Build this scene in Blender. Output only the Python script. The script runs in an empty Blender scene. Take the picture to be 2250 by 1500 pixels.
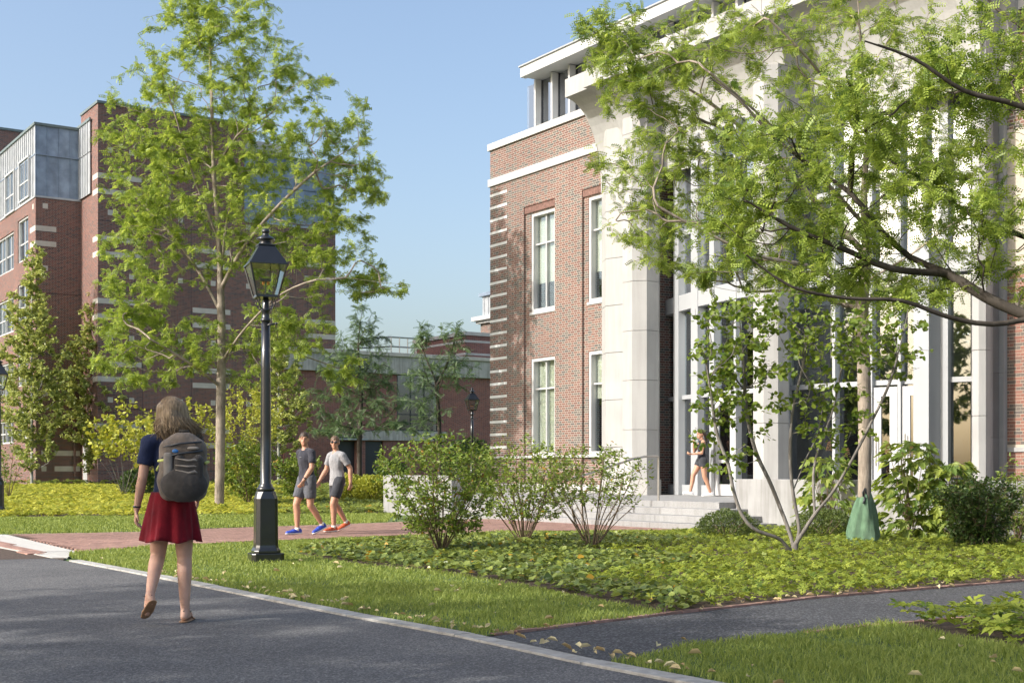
import bpy, bmesh, math, random
import numpy as np
from mathutils import Vector, Matrix, Quaternion
R = math.radians
SC = bpy.context.scene
COL = SC.collection
# ------------------------------------------------------------------ camera, sky, sun, exposure
F, CX, HY, CH = 2900.0, 1125.0, 1036.0, 1.13      # focal length (photo px), centre column, horizon row, eye height
cam_d = bpy.data.cameras.new('camera'); cam = bpy.data.objects.new('camera', cam_d); COL.objects.link(cam)
cam.location = (0, 0, CH); cam.rotation_euler = (R(90), 0, 0)
cam_d.sensor_width = 36; cam_d.lens = F / 2250 * 36
cam_d.shift_y = (HY - 750) / 2250
cam_d.clip_end = 4000; cam_d.clip_start = .1
SC.camera = cam
SUN_EL, SUN_A = 33.0, 27.0        # elevation; sun stands to the left, this many degrees behind the camera's side
sd = Vector((-math.cos(R(SUN_A)) * math.cos(R(SUN_EL)), -math.sin(R(SUN_A)) * math.cos(R(SUN_EL)), math.sin(R(SUN_EL))))
W = bpy.data.worlds.new('World'); SC.world = W; W.use_nodes = True
nt = W.node_tree; bg = nt.nodes['Background']
sky = nt.nodes.new('ShaderNodeTexSky'); sky.sky_type = 'NISHITA'; sky.sun_disc = False
sky.sun_elevation = R(SUN_EL); sky.sun_rotation = math.atan2(sd.x, sd.y)
sky.altitude = 50; sky.air_density = 1.05; sky.dust_density = 4.3; sky.ozone_density = 1.3
nt.links.new(sky.outputs[0], bg.inputs[0]); bg.inputs[1].default_value = 0.15
sl = bpy.data.lights.new('sun', 'SUN'); sun = bpy.data.objects.new('sun', sl); COL.objects.link(sun)
sl.energy = 3.05; sl.angle = R(0.55); sl.color = (1.0, .968, .905)
sun.rotation_euler = sd.to_track_quat('Z', 'Y').to_euler(); sun.location = (-30, -10, 40)
SC.view_settings.view_transform = 'Standard'; SC.view_settings.look = 'None'
SC.view_settings.exposure = 0.80; SC.view_settings.gamma = 1.0
SC.render.engine = 'CYCLES'
try:
    SC.cycles.max_bounces = 6; SC.cycles.transparent_max_bounces = 10; SC.cycles.diffuse_bounces = 3
    SC.cycles.glossy_bounces = 3; SC.cycles.transmission_bounces = 4
except Exception: pass
random.seed(7); RNG = np.random.default_rng(11)

# ------------------------------------------------------------------ geometry of the place
D1 = Vector((-.551, .8345, 0))            # the long direction of road and buildings, receding to the left
E1 = -D1; D2 = Vector((.8345, .551, 0))   # the direction into the buildings
ROT = math.atan2(E1.y, E1.x)
def P(x, y, d):                            # photo pixel at a known distance
    return Vector(((x - CX) / F * d, d, CH + (HY - y) / F * d))
def gz(X, Y):                              # lawns rise a little towards the far building
    t = min(max((Y - 36) / 32, 0), 1); return .42 * t * t * (3 - 2 * t)
def gzv(Y):
    t = np.clip((Y - 36) / 32, 0, 1); return .42 * t * t * (3 - 2 * t)
def G(x, y):                               # photo pixel on the ground
    d = F * CH / (y - HY)
    for _ in range(12): d = F * (CH - gz(0, d)) / (y - HY)
    return Vector(((x - CX) / F * d, d, gz(0, d)))
class Frame:                               # a building's own axes: x along E1, y along D2 (inwards)
    def __init__(s, O): s.O = Vector(O)
    def on(s, x, t=0.0):                   # photo column x on the plane y=t -> (local x, depth)
        k = (x - CX) / F; o = s.O + D2 * t
        u = (k * o.y - o.x) / (E1.x - k * E1.y); return u, o.y + E1.y * u
    def onx(s, x, u=0.0):                  # photo column on the plane x=u -> (local y, depth)
        k = (x - CX) / F; o = s.O + E1 * u
        t = (k * o.y - o.x) / (D2.x - k * D2.y); return t, o.y + D2.y * t
    def z(s, y, d): return CH + (HY - y) / F * d
    def sz(s, x, y, t=0.0):
        u, d = s.on(x, t); return u, s.z(y, d)
    def loc(s, w):
        v = Vector(w) - s.O; return Vector((v.dot(E1), v.dot(D2), v.z))
    def wor(s, u, t, z=0): return s.O + E1 * u + D2 * t + Vector((0, 0, z))

# ------------------------------------------------------------------ object helpers
def tag(o, label=None, cat=None, group=None, kind=None):
    if label: o['label'] = label
    if cat: o['category'] = cat
    if group: o['group'] = group
    if kind: o['kind'] = kind
    return o
def empty(name, loc=(0, 0, 0), rz=0.0, parent=None):
    o = bpy.data.objects.new(name, None); COL.objects.link(o); o.location = loc; o.rotation_euler = (0, 0, rz)
    o.empty_display_size = .2
    if parent: o.parent = parent
    return o
def link(name, me, parent=None, loc=None, rot=None):
    o = bpy.data.objects.new(name, me); COL.objects.link(o)
    if parent: o.parent = parent
    if loc is not None: o.location = loc
    if rot is not None: o.rotation_euler = rot
    return o
def np_mesh(name, V, Fc, mat, smooth=False, attr=None, uv=None):
    """V (n,3); Fc (m,k) all faces with k corners."""
    me = bpy.data.meshes.new(name)
    V = np.asarray(V, np.float32); Fc = np.asarray(Fc, np.int32)
    k = Fc.shape[1]; m = len(Fc)
    me.vertices.add(len(V)); me.vertices.foreach_set('co', V.ravel())
    me.loops.add(m * k); me.loops.foreach_set('vertex_index', Fc.ravel())
    me.polygons.add(m); me.polygons.foreach_set('loop_start', np.arange(0, m * k, k, dtype=np.int32))
    me.polygons.foreach_set('loop_total', np.full(m, k, np.int32))
    if smooth: me.polygons.foreach_set('use_smooth', np.ones(m, bool))
    if attr is not None:
        a = me.attributes.new('rnd', 'FLOAT', 'POINT'); a.data.foreach_set('value', np.asarray(attr, np.float32))
    me.update(calc_edges=True)
    if mat: me.materials.append(mat)
    return me
class MB:
    """collects quads / polygons with metre UVs"""
    def __init__(s): s.v = []; s.f = []
    def quad(s, a, b, c, d):
        n = len(s.v); s.v += [tuple(a), tuple(b), tuple(c), tuple(d)]; s.f.append((n, n + 1, n + 2, n + 3))
    def poly(s, pts):
        n = len(s.v); s.v += [tuple(p) for p in pts]; s.f.append(tuple(range(n, n + len(pts))))
    def box(s, x0, x1, y0, y1, z0, z1):
        n = len(s.v)
        s.v += [(x0, y0, z0), (x1, y0, z0), (x1, y1, z0), (x0, y1, z0), (x0, y0, z1), (x1, y0, z1), (x1, y1, z1), (x0, y1, z1)]
        for q in ((0, 3, 2, 1), (4, 5, 6, 7), (0, 1, 5, 4), (1, 2, 6, 5), (2, 3, 7, 6), (3, 0, 4, 7)): s.f.append(tuple(n + i for i in q))
        return s
    def prism(s, pts, z0, z1):             # pts counter-clockwise (x,y)
        n = len(s.v); k = len(pts)
        s.v += [(p[0], p[1], z0) for p in pts] + [(p[0], p[1], z1) for p in pts]
        s.f.append(tuple(n + i for i in range(k - 1, -1, -1))); s.f.append(tuple(n + k + i for i in range(k)))
        for i in range(k): j = (i + 1) % k; s.f.append((n + i, n + j, n + k + j, n + k + i))
        return s
    def lathe(s, prof, k=24, c=(0, 0), caps=True, ph=0.0):     # prof [(r,z)...] bottom to top
        n = len(s.v)
        for r, z in prof:
            for i in range(k):
                a = 2 * math.pi * i / k + ph; s.v.append((c[0] + r * math.cos(a), c[1] + r * math.sin(a), z))
        for j in range(len(prof) - 1):
            for i in range(k):
                b = (i + 1) % k; s.f.append((n + j * k + i, n + j * k + b, n + (j + 1) * k + b, n + (j + 1) * k + i))
        if caps:
            s.f.append(tuple(n + i for i in range(k - 1, -1, -1))); m = n + (len(prof) - 1) * k; s.f.append(tuple(m + i for i in range(k)))
        return s
    def tube(s, pts, rad, k=8):
        pts = [Vector(p) for p in pts]; n0 = len(s.v)
        if not hasattr(rad, '__len__'): rad = [rad] * len(pts)
        up = None
        for i, p in enumerate(pts):
            t = (pts[min(i + 1, len(pts) - 1)] - pts[max(i - 1, 0)]).normalized()
            if up is None: up = t.orthogonal().normalized()
            up = (up - t * up.dot(t)).normalized(); w = t.cross(up)
            for j in range(k):
                a = 2 * math.pi * j / k; s.v.append(tuple(p + (up * math.cos(a) + w * math.sin(a)) * rad[i]))
        for i in range(len(pts) - 1):
            for j in range(k):
                b = (j + 1) % k; s.f.append((n0 + i * k + j, n0 + i * k + b, n0 + (i + 1) * k + b, n0 + (i + 1) * k + j))
        s.f.append(tuple(n0 + j for j in range(k - 1, -1, -1))); m = n0 + (len(pts) - 1) * k; s.f.append(tuple(m + j for j in range(k)))
        return s
    def mesh(s, name, mat, smooth=False):
        me = bpy.data.meshes.new(name); me.from_pydata(s.v, [], s.f)
        uv = me.uv_layers.new(name='UVMap')
        for p in me.polygons:
            n = p.normal; ax = max(range(3), key=lambda i: abs(n[i]))
            for li in p.loop_indices:
                c = me.vertices[me.loops[li].vertex_index].co
                uv.data[li].uv = (c.y, c.z) if ax == 0 else ((c.x, c.z) if ax == 1 else (c.x, c.y))
            p.use_smooth = smooth
        if mat: me.materials.append(mat)
        return me
    def build(s, name, mat, parent=None, smooth=False, bevel=0.0, loc=None, rot=None, auto=None):
        o = link(name, s.mesh(name, mat, smooth), parent, loc, rot)
        if bevel:
            b = o.modifiers.new('bevel', 'BEVEL'); b.width = bevel; b.segments = 2; b.limit_method = 'ANGLE'
        return o
def Box(name, parent, mat, x0, x1, y0, y1, z0, z1, bevel=0.0):
    return MB().box(x0, x1, y0, y1, z0, z1).build(name, mat, parent, bevel=bevel)
def wall_mesh(mb, x0, x1, z0, z1, y0, y1, holes, axis='y'):
    """a wall slab with openings; holes [(x0,x1,z0,z1)]; faces only where needed"""
    xs = sorted({x0, x1, *[min(max(h[i], x0), x1) for h in holes for i in (0, 1)]})
    zs = sorted({z0, z1, *[min(max(h[i], z0), z1) for h in holes for i in (2, 3)]})
    def sol(i, j):
        if i < 0 or j < 0 or i >= len(xs) - 1 or j >= len(zs) - 1: return False
        cx, cz = (xs[i] + xs[i + 1]) / 2, (zs[j] + zs[j + 1]) / 2
        return not any(h[0] < cx < h[1] and h[2] < cz < h[3] for h in holes)
    def q(*pts):
        if axis == 'x': pts = [(b, a, c) for a, b, c in pts][::-1]
        mb.quad(*pts)
    for i in range(len(xs) - 1):
        for j in range(len(zs) - 1):
            if not sol(i, j): continue
            a, b, c, d = xs[i], xs[i + 1], zs[j], zs[j + 1]
            q((a, y0, c), (b, y0, c), (b, y0, d), (a, y0, d)); q((b, y1, c), (a, y1, c), (a, y1, d), (b, y1, d))
            if not sol(i - 1, j): q((a, y1, c), (a, y0, c), (a, y0, d), (a, y1, d))
            if not sol(i + 1, j): q((b, y0, c), (b, y1, c), (b, y1, d), (b, y0, d))
            if not sol(i, j - 1): q((a, y1, c), (b, y1, c), (b, y0, c), (a, y0, c))
            if not sol(i, j + 1): q((a, y0, d), (b, y0, d), (b, y1, d), (a, y1, d))
def copy_tree(o, parent=None, loc=None, rz=None):
    c = o.copy(); COL.objects.link(c)
    if parent: c.parent = parent
    if loc is not None: c.location = loc
    if rz is not None: c.rotation_euler = (0, 0, rz)
    for ch in list(o.children): copy_tree(ch, c)
    return c

# ------------------------------------------------------------------ materials
def newmat(name):
    m = bpy.data.materials.new(name); m.use_nodes = True
    return m, m.node_tree, m.node_tree.nodes['Principled BSDF']
class NT:
    def __init__(s, t): s.t = t
    def n(s, typ, **kw):
        x = s.t.nodes.new('ShaderNode' + typ)
        for k, v in kw.items(): setattr(x, k, v)
        return x
    def l(s, a, b): s.t.links.new(a, b)
    def m(s, op, a, b=None, c=None):
        x = s.n('Math', operation=op)
        for i, v in enumerate((a, b, c)):
            if v is None: continue
            if isinstance(v, (int, float)): x.inputs[i].default_value = v
            else: s.l(v, x.inputs[i])
        return x.outputs[0]
    def noise(s, scale, detail=4, vec=None, rough=.55):
        x = s.n('TexNoise'); x.inputs['Scale'].default_value = scale; x.inputs['Detail'].default_value = detail
        x.inputs['Roughness'].default_value = rough
        if vec is not None: s.l(vec, x.inputs['Vector'])
        return x.outputs['Fac']
    def ramp(s, fac, stops):
        x = s.n('ValToRGB'); cr = x.color_ramp
        while len(cr.elements) < len(stops): cr.elements.new(.5)
        for e, (p, c) in zip(cr.elements, stops): e.position = p; e.color = (*c, 1)
        s.l(fac, x.inputs[0]); return x.outputs[0]
    def mix(s, fac, a, b, bt='MIX'):
        x = s.n('MixRGB', blend_type=bt)
        for i, v in enumerate((fac, a, b)):
            if isinstance(v, (int, float)): x.inputs[i].default_value = v
            elif isinstance(v, tuple): x.inputs[i].default_value = (*v, 1)
            else: s.l(v, x.inputs[i])
        return x.outputs[0]
    def bump(s, h, strength, dist, bs):
        x = s.n('Bump'); x.inputs['Strength'].default_value = strength; x.inputs['Distance'].default_value = dist
        s.l(h, x.inputs['Height']); s.l(x.outputs[0], bs.inputs['Normal'])
def plain(name, col, rough=.6, var=.12, scale=6.0, metal=0.0, bump=0.0, bscale=40, spec=.5, coat=0.0, obj_var=0.0, streak=0.0):
    m, t, b = newmat(name); N = NT(t)
    tc = N.n('TexCoord').outputs['Object']
    f = N.noise(scale, 5, tc)
    dark = tuple(c * (1 - var) for c in col); lite = tuple(min(1, c * (1 + var)) for c in col)
    c = N.ramp(f, [(.3, dark), (.7, lite)])
    if obj_var:
        oi = N.n('ObjectInfo').outputs['Random']
        c = N.mix(1.0, c, N.ramp(oi, [(0, (1 - obj_var,) * 3), (1, (1, 1, 1))]), 'MULTIPLY')
    if streak:                                             # rain streaks and blotches
        mp = N.n('Mapping'); mp.inputs['Scale'].default_value = (5, 5, .35); N.l(tc, mp.inputs[0])
        c = N.mix(streak, c, N.ramp(N.noise(1.6, 6, mp.outputs[0], .65), [(.36, (.62, .60, .57)), (.56, (1.05, 1.05, 1.05))]), 'MULTIPLY')
        c = N.mix(streak * .6, c, N.ramp(N.noise(.9, 5, tc), [(.35, (.8, .79, .77)), (.65, (1.08, 1.08, 1.08))]), 'MULTIPLY')
    N.l(c, b.inputs['Base Color'])
    b.inputs['Roughness'].default_value = rough; b.inputs['Metallic'].default_value = metal
    b.inputs['Specular IOR Level'].default_value = spec; b.inputs['Coat Weight'].default_value = coat
    if bump: N.bump(N.noise(bscale, 6, tc), bump, .01, b)
    return m
def brick_mat(name, cols, mortar, vert=.0677, rough=.85, per=.305, bump=.5):
    """Flemish bond in metre UVs: per-brick colour, recessed joints"""
    m, t, b = newmat(name); N = NT(t)
    uv = N.n('UVMap').outputs[0]; sp = N.n('SeparateXYZ'); N.l(uv, sp.inputs[0])
    u, v = sp.outputs[0], sp.outputs[1]
    vr = N.m('DIVIDE', v, vert); row = N.m('FLOOR', vr); vf = N.m('FRACT', vr)
    ur = N.m('ADD', N.m('DIVIDE', u, per), N.m('MULTIPLY', N.m('MODULO', N.m('ABSOLUTE', row), 2), .5))
    ci = N.m('FLOOR', ur); uf = N.m('FRACT', ur)
    head = N.m('GREATER_THAN', uf, .667)
    jt = .0125
    du = N.m('MINIMUM', N.m('MINIMUM', uf, N.m('SUBTRACT', 1, uf)), N.m('ABSOLUTE', N.m('SUBTRACT', uf, .667)))
    ju = N.m('LESS_THAN', du, jt / 2 / per); dv = N.m('MINIMUM', vf, N.m('SUBTRACT', 1, vf)); jv = N.m('LESS_THAN', dv, jt / 2 / vert)
    joint = N.m('MAXIMUM', ju, jv)
    cmb = N.n('CombineXYZ'); N.l(N.m('ADD', N.m('MULTIPLY', ci, 2), head), cmb.inputs[0]); N.l(row, cmb.inputs[1])
    wn = N.n('TexWhiteNoise', noise_dimensions='2D'); N.l(cmb.outputs[0], wn.inputs['Vector'])
    k = len(cols); st = [(i / k, c) for i, c in enumerate(cols)]
    rp = N.n('ValToRGB'); rp.color_ramp.interpolation = 'CONSTANT'
    while len(rp.color_ramp.elements) < k: rp.color_ramp.elements.new(.5)
    for e, (p, c) in zip(rp.color_ramp.elements, st): e.position = p; e.color = (*c, 1)
    N.l(wn.outputs['Value'], rp.inputs[0])
    fine = N.noise(60, 3, uv); big = N.noise(.35, 3, uv)
    c = N.mix(.5, rp.outputs[0], N.ramp(fine, [(.2, (.5, .5, .5)), (.8, (1.3, 1.3, 1.3))]), 'MULTIPLY')
    c = N.mix(joint, c, mortar)
    c = N.mix(.45, c, N.ramp(big, [(.3, (.78, .76, .74)), (.7, (1.12, 1.12, 1.1))]), 'MULTIPLY')
    N.l(c, b.inputs['Base Color']); b.inputs['Roughness'].default_value = rough; b.inputs['Specular IOR Level'].default_value = .25
    N.bump(N.m('ADD', N.m('MULTIPLY', N.m('SUBTRACT', 1, joint), 1.0), N.m('MULTIPLY', fine, .35)), bump, .008, b)
    return m
def asphalt(name, base, agg, scale):
    m, t, b = newmat(name); N = NT(t)
    tc = N.n('TexCoord').outputs['Object']
    vo = N.n('TexVoronoi'); vo.inputs['Scale'].default_value = scale; N.l(tc, vo.inputs['Vector'])
    n1 = N.noise(scale * 1.7, 3, tc); n2 = N.noise(.55, 7, tc, .68)
    c = N.ramp(vo.outputs['Color'], [(.1, tuple(x * .65 for x in base)), (.55, base), (.93, agg), (1, tuple(min(1, x * 1.6) for x in agg))])
    c = N.mix(.6, c, N.ramp(n2, [(.32, (.62, .62, .64)), (.5, (1, 1, 1)), (.72, (1.30, 1.28, 1.22))]), 'MULTIPLY')
    c = N.mix(.35, c, N.ramp(n1, [(.3, (.6, .6, .6)), (.7, (1.4, 1.4, 1.4))]), 'MULTIPLY')
    N.l(c, b.inputs['Base Color']); b.inputs['Roughness'].default_value = .82; b.inputs['Specular IOR Level'].default_value = .35
    N.bump(N.m('ADD', vo.outputs['Distance'], n1), .55, .006, b)
    return m
def leafmat(name, dark, light, trans=.35, rough=.45, autumn=None):
    m, t, b = newmat(name); N = NT(t)
    a = N.n('Attribute', attribute_name='rnd').outputs['Fac']
    st = [(0, dark), (.85, light)]
    if autumn: st = [(0, dark), (.82, light), (.96, light), (1.0, autumn)]
    c = N.ramp(a, st)
    N.l(c, b.inputs['Base Color']); b.inputs['Roughness'].default_value = rough; b.inputs['Specular IOR Level'].default_value = .4
    tr = N.n('BsdfTranslucent'); hs = N.n('HueSaturation'); hs.inputs['Value'].default_value = 1.5; hs.inputs['Hue'].default_value = .485
    hs.inputs['Saturation'].default_value = 1.05
    N.l(c, hs.inputs['Color']); N.l(hs.outputs[0], tr.inputs[0])
    mx = N.n('MixShader'); mx.inputs[0].default_value = trans
    N.l(b.outputs[0], mx.inputs[1]); N.l(tr.outputs[0], mx.inputs[2]); N.l(mx.outputs[0], t.nodes['Material Output'].inputs[0])
    return m
def barkmat(name, dark, light, scale=9):
    m, t, b = newmat(name); N = NT(t)
    tc = N.n('TexCoord').outputs['Object']
    mp = N.n('Mapping'); mp.inputs['Scale'].default_value = (1, 1, .28); N.l(tc, mp.inputs[0])
    f = N.noise(scale, 7, mp.outputs[0], .65); g = N.noise(2.2, 3, tc)
    c = N.mix(.5, N.ramp(f, [(.32, dark), (.68, light)]), N.ramp(g, [(.35, tuple(x * .8 for x in dark)), (.65, light)]))
    N.l(c, b.inputs['Base Color']); b.inputs['Roughness'].default_value = .9; b.inputs['Specular IOR Level'].default_value = .2
    N.bump(f, .7, .02, b); return m
def glassmat(name, tint=(.85, .9, .92), refl=1.0, base=.08):
    m, t, b = newmat(name); N = NT(t)
    tr = N.n('BsdfTransparent'); tr.inputs[0].default_value = (*tint, 1)
    gl = N.n('BsdfGlossy'); gl.inputs['Roughness'].default_value = .015; gl.inputs[0].default_value = (.95, .97, 1, 1)
    lw = N.n('LayerWeight'); lw.inputs[0].default_value = .32
    fac = N.m('ADD', N.m('MULTIPLY', lw.outputs['Fresnel'], refl), base)
    mx = N.n('MixShader'); N.l(fac, mx.inputs[0]); N.l(tr.outputs[0], mx.inputs[1]); N.l(gl.outputs[0], mx.inputs[2])
    N.l(mx.outputs[0], t.nodes['Material Output'].inputs[0]); return m
M = {}
M['brickR'] = brick_mat('tan_red_brick', [(.195, .102, .083), (.178, .094, .078), (.212, .118, .095), (.132, .117, .105), (.204, .108, .087), (.152, .128, .112), (.168, .089, .075), (.108, .10, .094)], (.41, .385, .34))
M['brickL'] = brick_mat('dark_red_brick', [(.18, .072, .058), (.205, .084, .065), (.12, .065, .058), (.19, .076, .06), (.145, .065, .055), (.095, .06, .058), (.215, .09, .07)], (.33, .30, .28))
M['brickM'] = brick_mat('plain_red_brick', [(.25, .085, .065), (.22, .075, .06), (.28, .10, .075), (.19, .07, .06)], (.36, .29, .26))
m_, t_, b_ = newmat('single_wall_brick'); N_ = NT(t_)
N_.l(N_.mix(.35, N_.ramp(N_.n('ObjectInfo').outputs['Random'], [(0, (.15, .13, .115)), (.35, (.19, .15, .125)), (.45, (.27, .125, .095)), (1, (.31, .16, .12))]), N_.ramp(N_.noise(40, 4, N_.n('TexCoord').outputs['Object']), [(.3, (.55, .5, .5)), (.7, (1, 1, 1))]), 'MULTIPLY'), b_.inputs['Base Color'])
b_.inputs['Roughness'].default_value = .88; M['onebrick'] = m_
M['mortar'] = plain('tan_mortar', (.48, .43, .35), .95, .12, 20)
M['soldier'] = plain('soldier_brick', (.19, .105, .085), .85, .3, 14)
M['lime'] = plain('pale_limestone', (.37, .367, .358), .75, .07, 1.3, bump=.15, bscale=60, streak=.2, obj_var=.05)
M['limeL'] = plain('grey_limestone', (.52, .49, .44), .8, .10, 3)
M['conc'] = plain('grey_concrete', (.44, .43, .40), .85, .14, 2.0, bump=.2, streak=.7)
M['granite'] = plain('pale_granite', (.29, .29, .29), .7, .14, 35, bump=.15, bscale=120, obj_var=.14, streak=.35)
M['graniteD'] = plain('base_granite', (.42, .41, .39), .75, .15, 40, bump=.2, bscale=120)
M['white'] = plain('white_paint', (.48, .48, .48), .45, .03, 2)
M['strip'] = plain('white_corner_strip', (.66, .66, .65), .6, .04, 2)
M['metalw'] = plain('pale_grey_metal', (.34, .355, .37), .38, .04, 2, metal=.0)
M['zinc'] = plain('shade_toned_zinc', (.26, .32, .41), .5, .28, 1.6, metal=.35, bump=.1, bscale=6, obj_var=.15)  # darker zinc copy: shade put into the colour for faces turned from the sun
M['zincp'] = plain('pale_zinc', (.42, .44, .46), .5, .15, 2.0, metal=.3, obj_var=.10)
M['coping'] = plain('green_grey_coping', (.16, .20, .20), .5, .15, 4, metal=.3)
M['dark'] = plain('dark_window_metal', (.035, .038, .045), .4, .1)
M['black'] = plain('black_gloss_paint', (.012, .013, .015), .28, .15, 12, spec=.6, coat=.4, bump=.12, bscale=25)
M['blind'] = plain('cream_roller_blind', (.62, .58, .46), .9, .05, 2)
M['interior'] = plain('interior_plaster', (.26, .255, .25), .9, .1, 1)
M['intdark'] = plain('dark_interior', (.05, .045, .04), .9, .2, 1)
M['glass'] = glassmat('window_glass', (.80, .86, .88), 1.3, .10)
M['glassw'] = glassmat('blind_backed_glass', (.88, .92, .92), .42, .02)
M['glasss'] = glassmat('sky_reflecting_glass', (.70, .76, .78), .9, .36)
M['parap'] = plain('weathered_pale_concrete', (.30, .30, .30), .8, .10, 2.2, bump=.2, bscale=50, streak=.6, obj_var=.06)
M['limew'] = plain('white_band_stone', (.45, .448, .44), .7, .04, 1.5)
M['glassb'] = glassmat('dark_glass', (.40, .45, .48), 1.5, .14)
M['glassc'] = glassmat('lamp_glass', (.90, .92, .88), .6, .10)
M['steel'] = plain('brushed_steel', (.45, .43, .40), .35, .1, 5, metal=.8)
M['asph'] = asphalt('road_asphalt', (.112, .110, .110), (.25, .245, .24), 95)
M['asph2'] = asphalt('path_asphalt', (.058, .059, .063), (.17, .17, .178), 75)
M['soil'] = plain('mulch_soil', (.075, .050, .036), .95, .5, 22, bump=.8, bscale=45)
M['turf'] = plain('turf_base', (.075, .12, .028), .95, .35, 3.0, bump=.5, bscale=90)
M['kerb'] = plain('kerb_granite', (.43, .42, .39), .8, .22, 14, bump=.4, bscale=90, obj_var=.22, streak=.5)
M['slab'] = plain('pale_paving_stone', (.52, .50, .46), .8, .10, 9, bump=.15, bscale=80, obj_var=.10)
M['paver'] = plain('red_brick_paver', (.40, .235, .185), .85, .25, 12, bump=.3, bscale=80, obj_var=.38)
# ================================================================== THE GROUND
def poly_sheet(name, pts, z, mat, kind='structure', parent=None):
    mb = MB(); mb.poly([(p[0], p[1], z) for p in pts])
    me = mb.mesh(name, mat)
    if me.polygons[0].normal.z < 0: me.flip_normals()
    o = link(name, me, parent)
    if not parent: tag(o, kind=kind)
    return o
def patch(name, c, nu, nv, off, mat, kind='structure'):        # bilinear patch that follows the terrain
    c = [np.array(G(*p)) for p in c]; V = []; Fq = []
    for j in range(nv + 1):
        for i in range(nu + 1):
            a, b = i / nu, j / nv
            p = (1 - a) * (1 - b) * c[0] + a * (1 - b) * c[1] + a * b * c[2] + (1 - a) * b * c[3]
            V.append((p[0], p[1], gz(0, p[1]) + off))
    for j in range(nv):
        for i in range(nu): k = j * (nu + 1) + i; Fq.append((k, k + 1, k + nu + 2, k + nu + 1))
    return tag(link(name, np_mesh(name, V, Fq, mat)), kind=kind)
ys = [-120, -30, 0, 20, 36] + [36 + 2 * i for i in range(1, 17)] + [80, 110, 200, 500, 1500]
xs = [-900, -200, -60, -20, 0, 20, 60, 200, 900]
V = [(x, y, gz(x, y) - .012) for y in ys for x in xs]
Fq = [(j * 9 + i, j * 9 + i + 1, (j + 1) * 9 + i + 1, (j + 1) * 9 + i) for j in range(len(ys) - 1) for i in range(8)]
tag(link('ground', np_mesh('ground', V, Fq, M['turf'])), kind='structure')

g2 = lambda pts: [G(*p) for p in pts]
KE = g2([(133, 1230), (283, 1258), (427, 1287), (750, 1353), (1003, 1400), (1283, 1462), (1480, 1500)])   # road side of the kerb
KD = (KE[-1] - KE[-2]).normalized()
KE += [KE[-1] + KD * s for s in (3, 9, 30)]
def offs(line, w):
    out = []
    for i, p in enumerate(line):
        t = (line[min(i + 1, len(line) - 1)] - line[max(i - 1, 0)]).normalized()
        out.append(p + Vector((-t.y, t.x, 0)) * w)
    return out
KI = offs(KE, .15)
# asphalt road
rd = KE + [Vector((-5, -40, 0)), Vector((-70, -40, 0)), G(-2600, 1240), G(-600, 1232), G(0, 1229.5), G(115, 1226.5)]
poly_sheet('road', rd, .004, M['asph'])
# kerb stones
kr = empty('kerb', KE[3]); tag(kr, kind='structure')
acc = 0.0; segs = []
def walk(line, step, start=0.0):
    """points every step metres along a polyline"""
    out = []; d = start
    L = [0.0]
    for a, b in zip(line, line[1:]): L.append(L[-1] + (b - a).length)
    while d <= L[-1]:
        i = max(j for j in range(len(L)) if L[j] <= d + 1e-9); i = min(i, len(line) - 2)
        t = (d - L[i]) / max(1e-6, L[i + 1] - L[i]); out.append(line[i].lerp(line[i + 1], t)); d += step
    return out
KL = [p for p in walk(KE, 1.53, .35)][:13]; KR = offs(KL, .15)
for a, b, c, d in zip(KL, KL[1:], KR[1:], KR):
    e = (b - a).normalized() * .004
    mb = MB(); mb.prism([(p.x - KE[3].x, p.y - KE[3].y) for p in (a + e, b - e, c - e, d + e)], -.1, .022 + random.uniform(-.003, .003))
    mb.build('kerb_stone', M['kerb'], kr, bevel=.006)
# paving apron where the brick path meets the road
AP = [(-600, 1233), (0, 1229.5), (115, 1226.5), (138, 1231), (150, 1221), (172, 1214), (15, 1175.5), (-260, 1172)]
ap = poly_sheet('paving_apron', g2(AP), .006, M['soil'])
def in_poly(X, Y, poly):
    X = np.asarray(X); Y = np.asarray(Y); ins = np.zeros(X.shape, bool)
    n = len(poly)
    for i in range(n):
        x1, y1 = poly[i][0], poly[i][1]; x2, y2 = poly[(i + 1) % n][0], poly[(i + 1) % n][1]
        c = ((y1 > Y) != (y2 > Y)) & (X < (x2 - x1) * (Y - y1) / (y2 - y1 + 1e-12) + x1); ins ^= c
    return ins
def clip_poly(sub, clip):
    """Sutherland-Hodgman, convex counter-clockwise clip"""
    out = sub
    for i in range(len(clip)):
        a, b = clip[i], clip[(i + 1) % len(clip)]; inp, out = out, []
        if not inp: return []
        side = lambda p: (b[0] - a[0]) * (p[1] - a[1]) - (b[1] - a[1]) * (p[0] - a[0])
        for j in range(len(inp)):
            p, q = inp[j], inp[(j + 1) % len(inp)]; sp, sq = side(p), side(q)
            if sp >= 0: out.append(p)
            if sp * sq < 0: t = sp / (sp - sq); out.append((p[0] + (q[0] - p[0]) * t, p[1] + (q[1] - p[1]) * t))
    return out
apc = [(p.x, p.y) for p in g2([(-600, 1233), (115, 1226.5), (138, 1231), (172, 1214), (15, 1175.5), (-260, 1172)])]
strip = [(p.x, p.y) for p in g2([(-400, 1180), (0, 1203.5), (62, 1221), (97, 1218.5), (0, 1193), (-400, 1168)])]
o0 = G(140, 1224)
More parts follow.
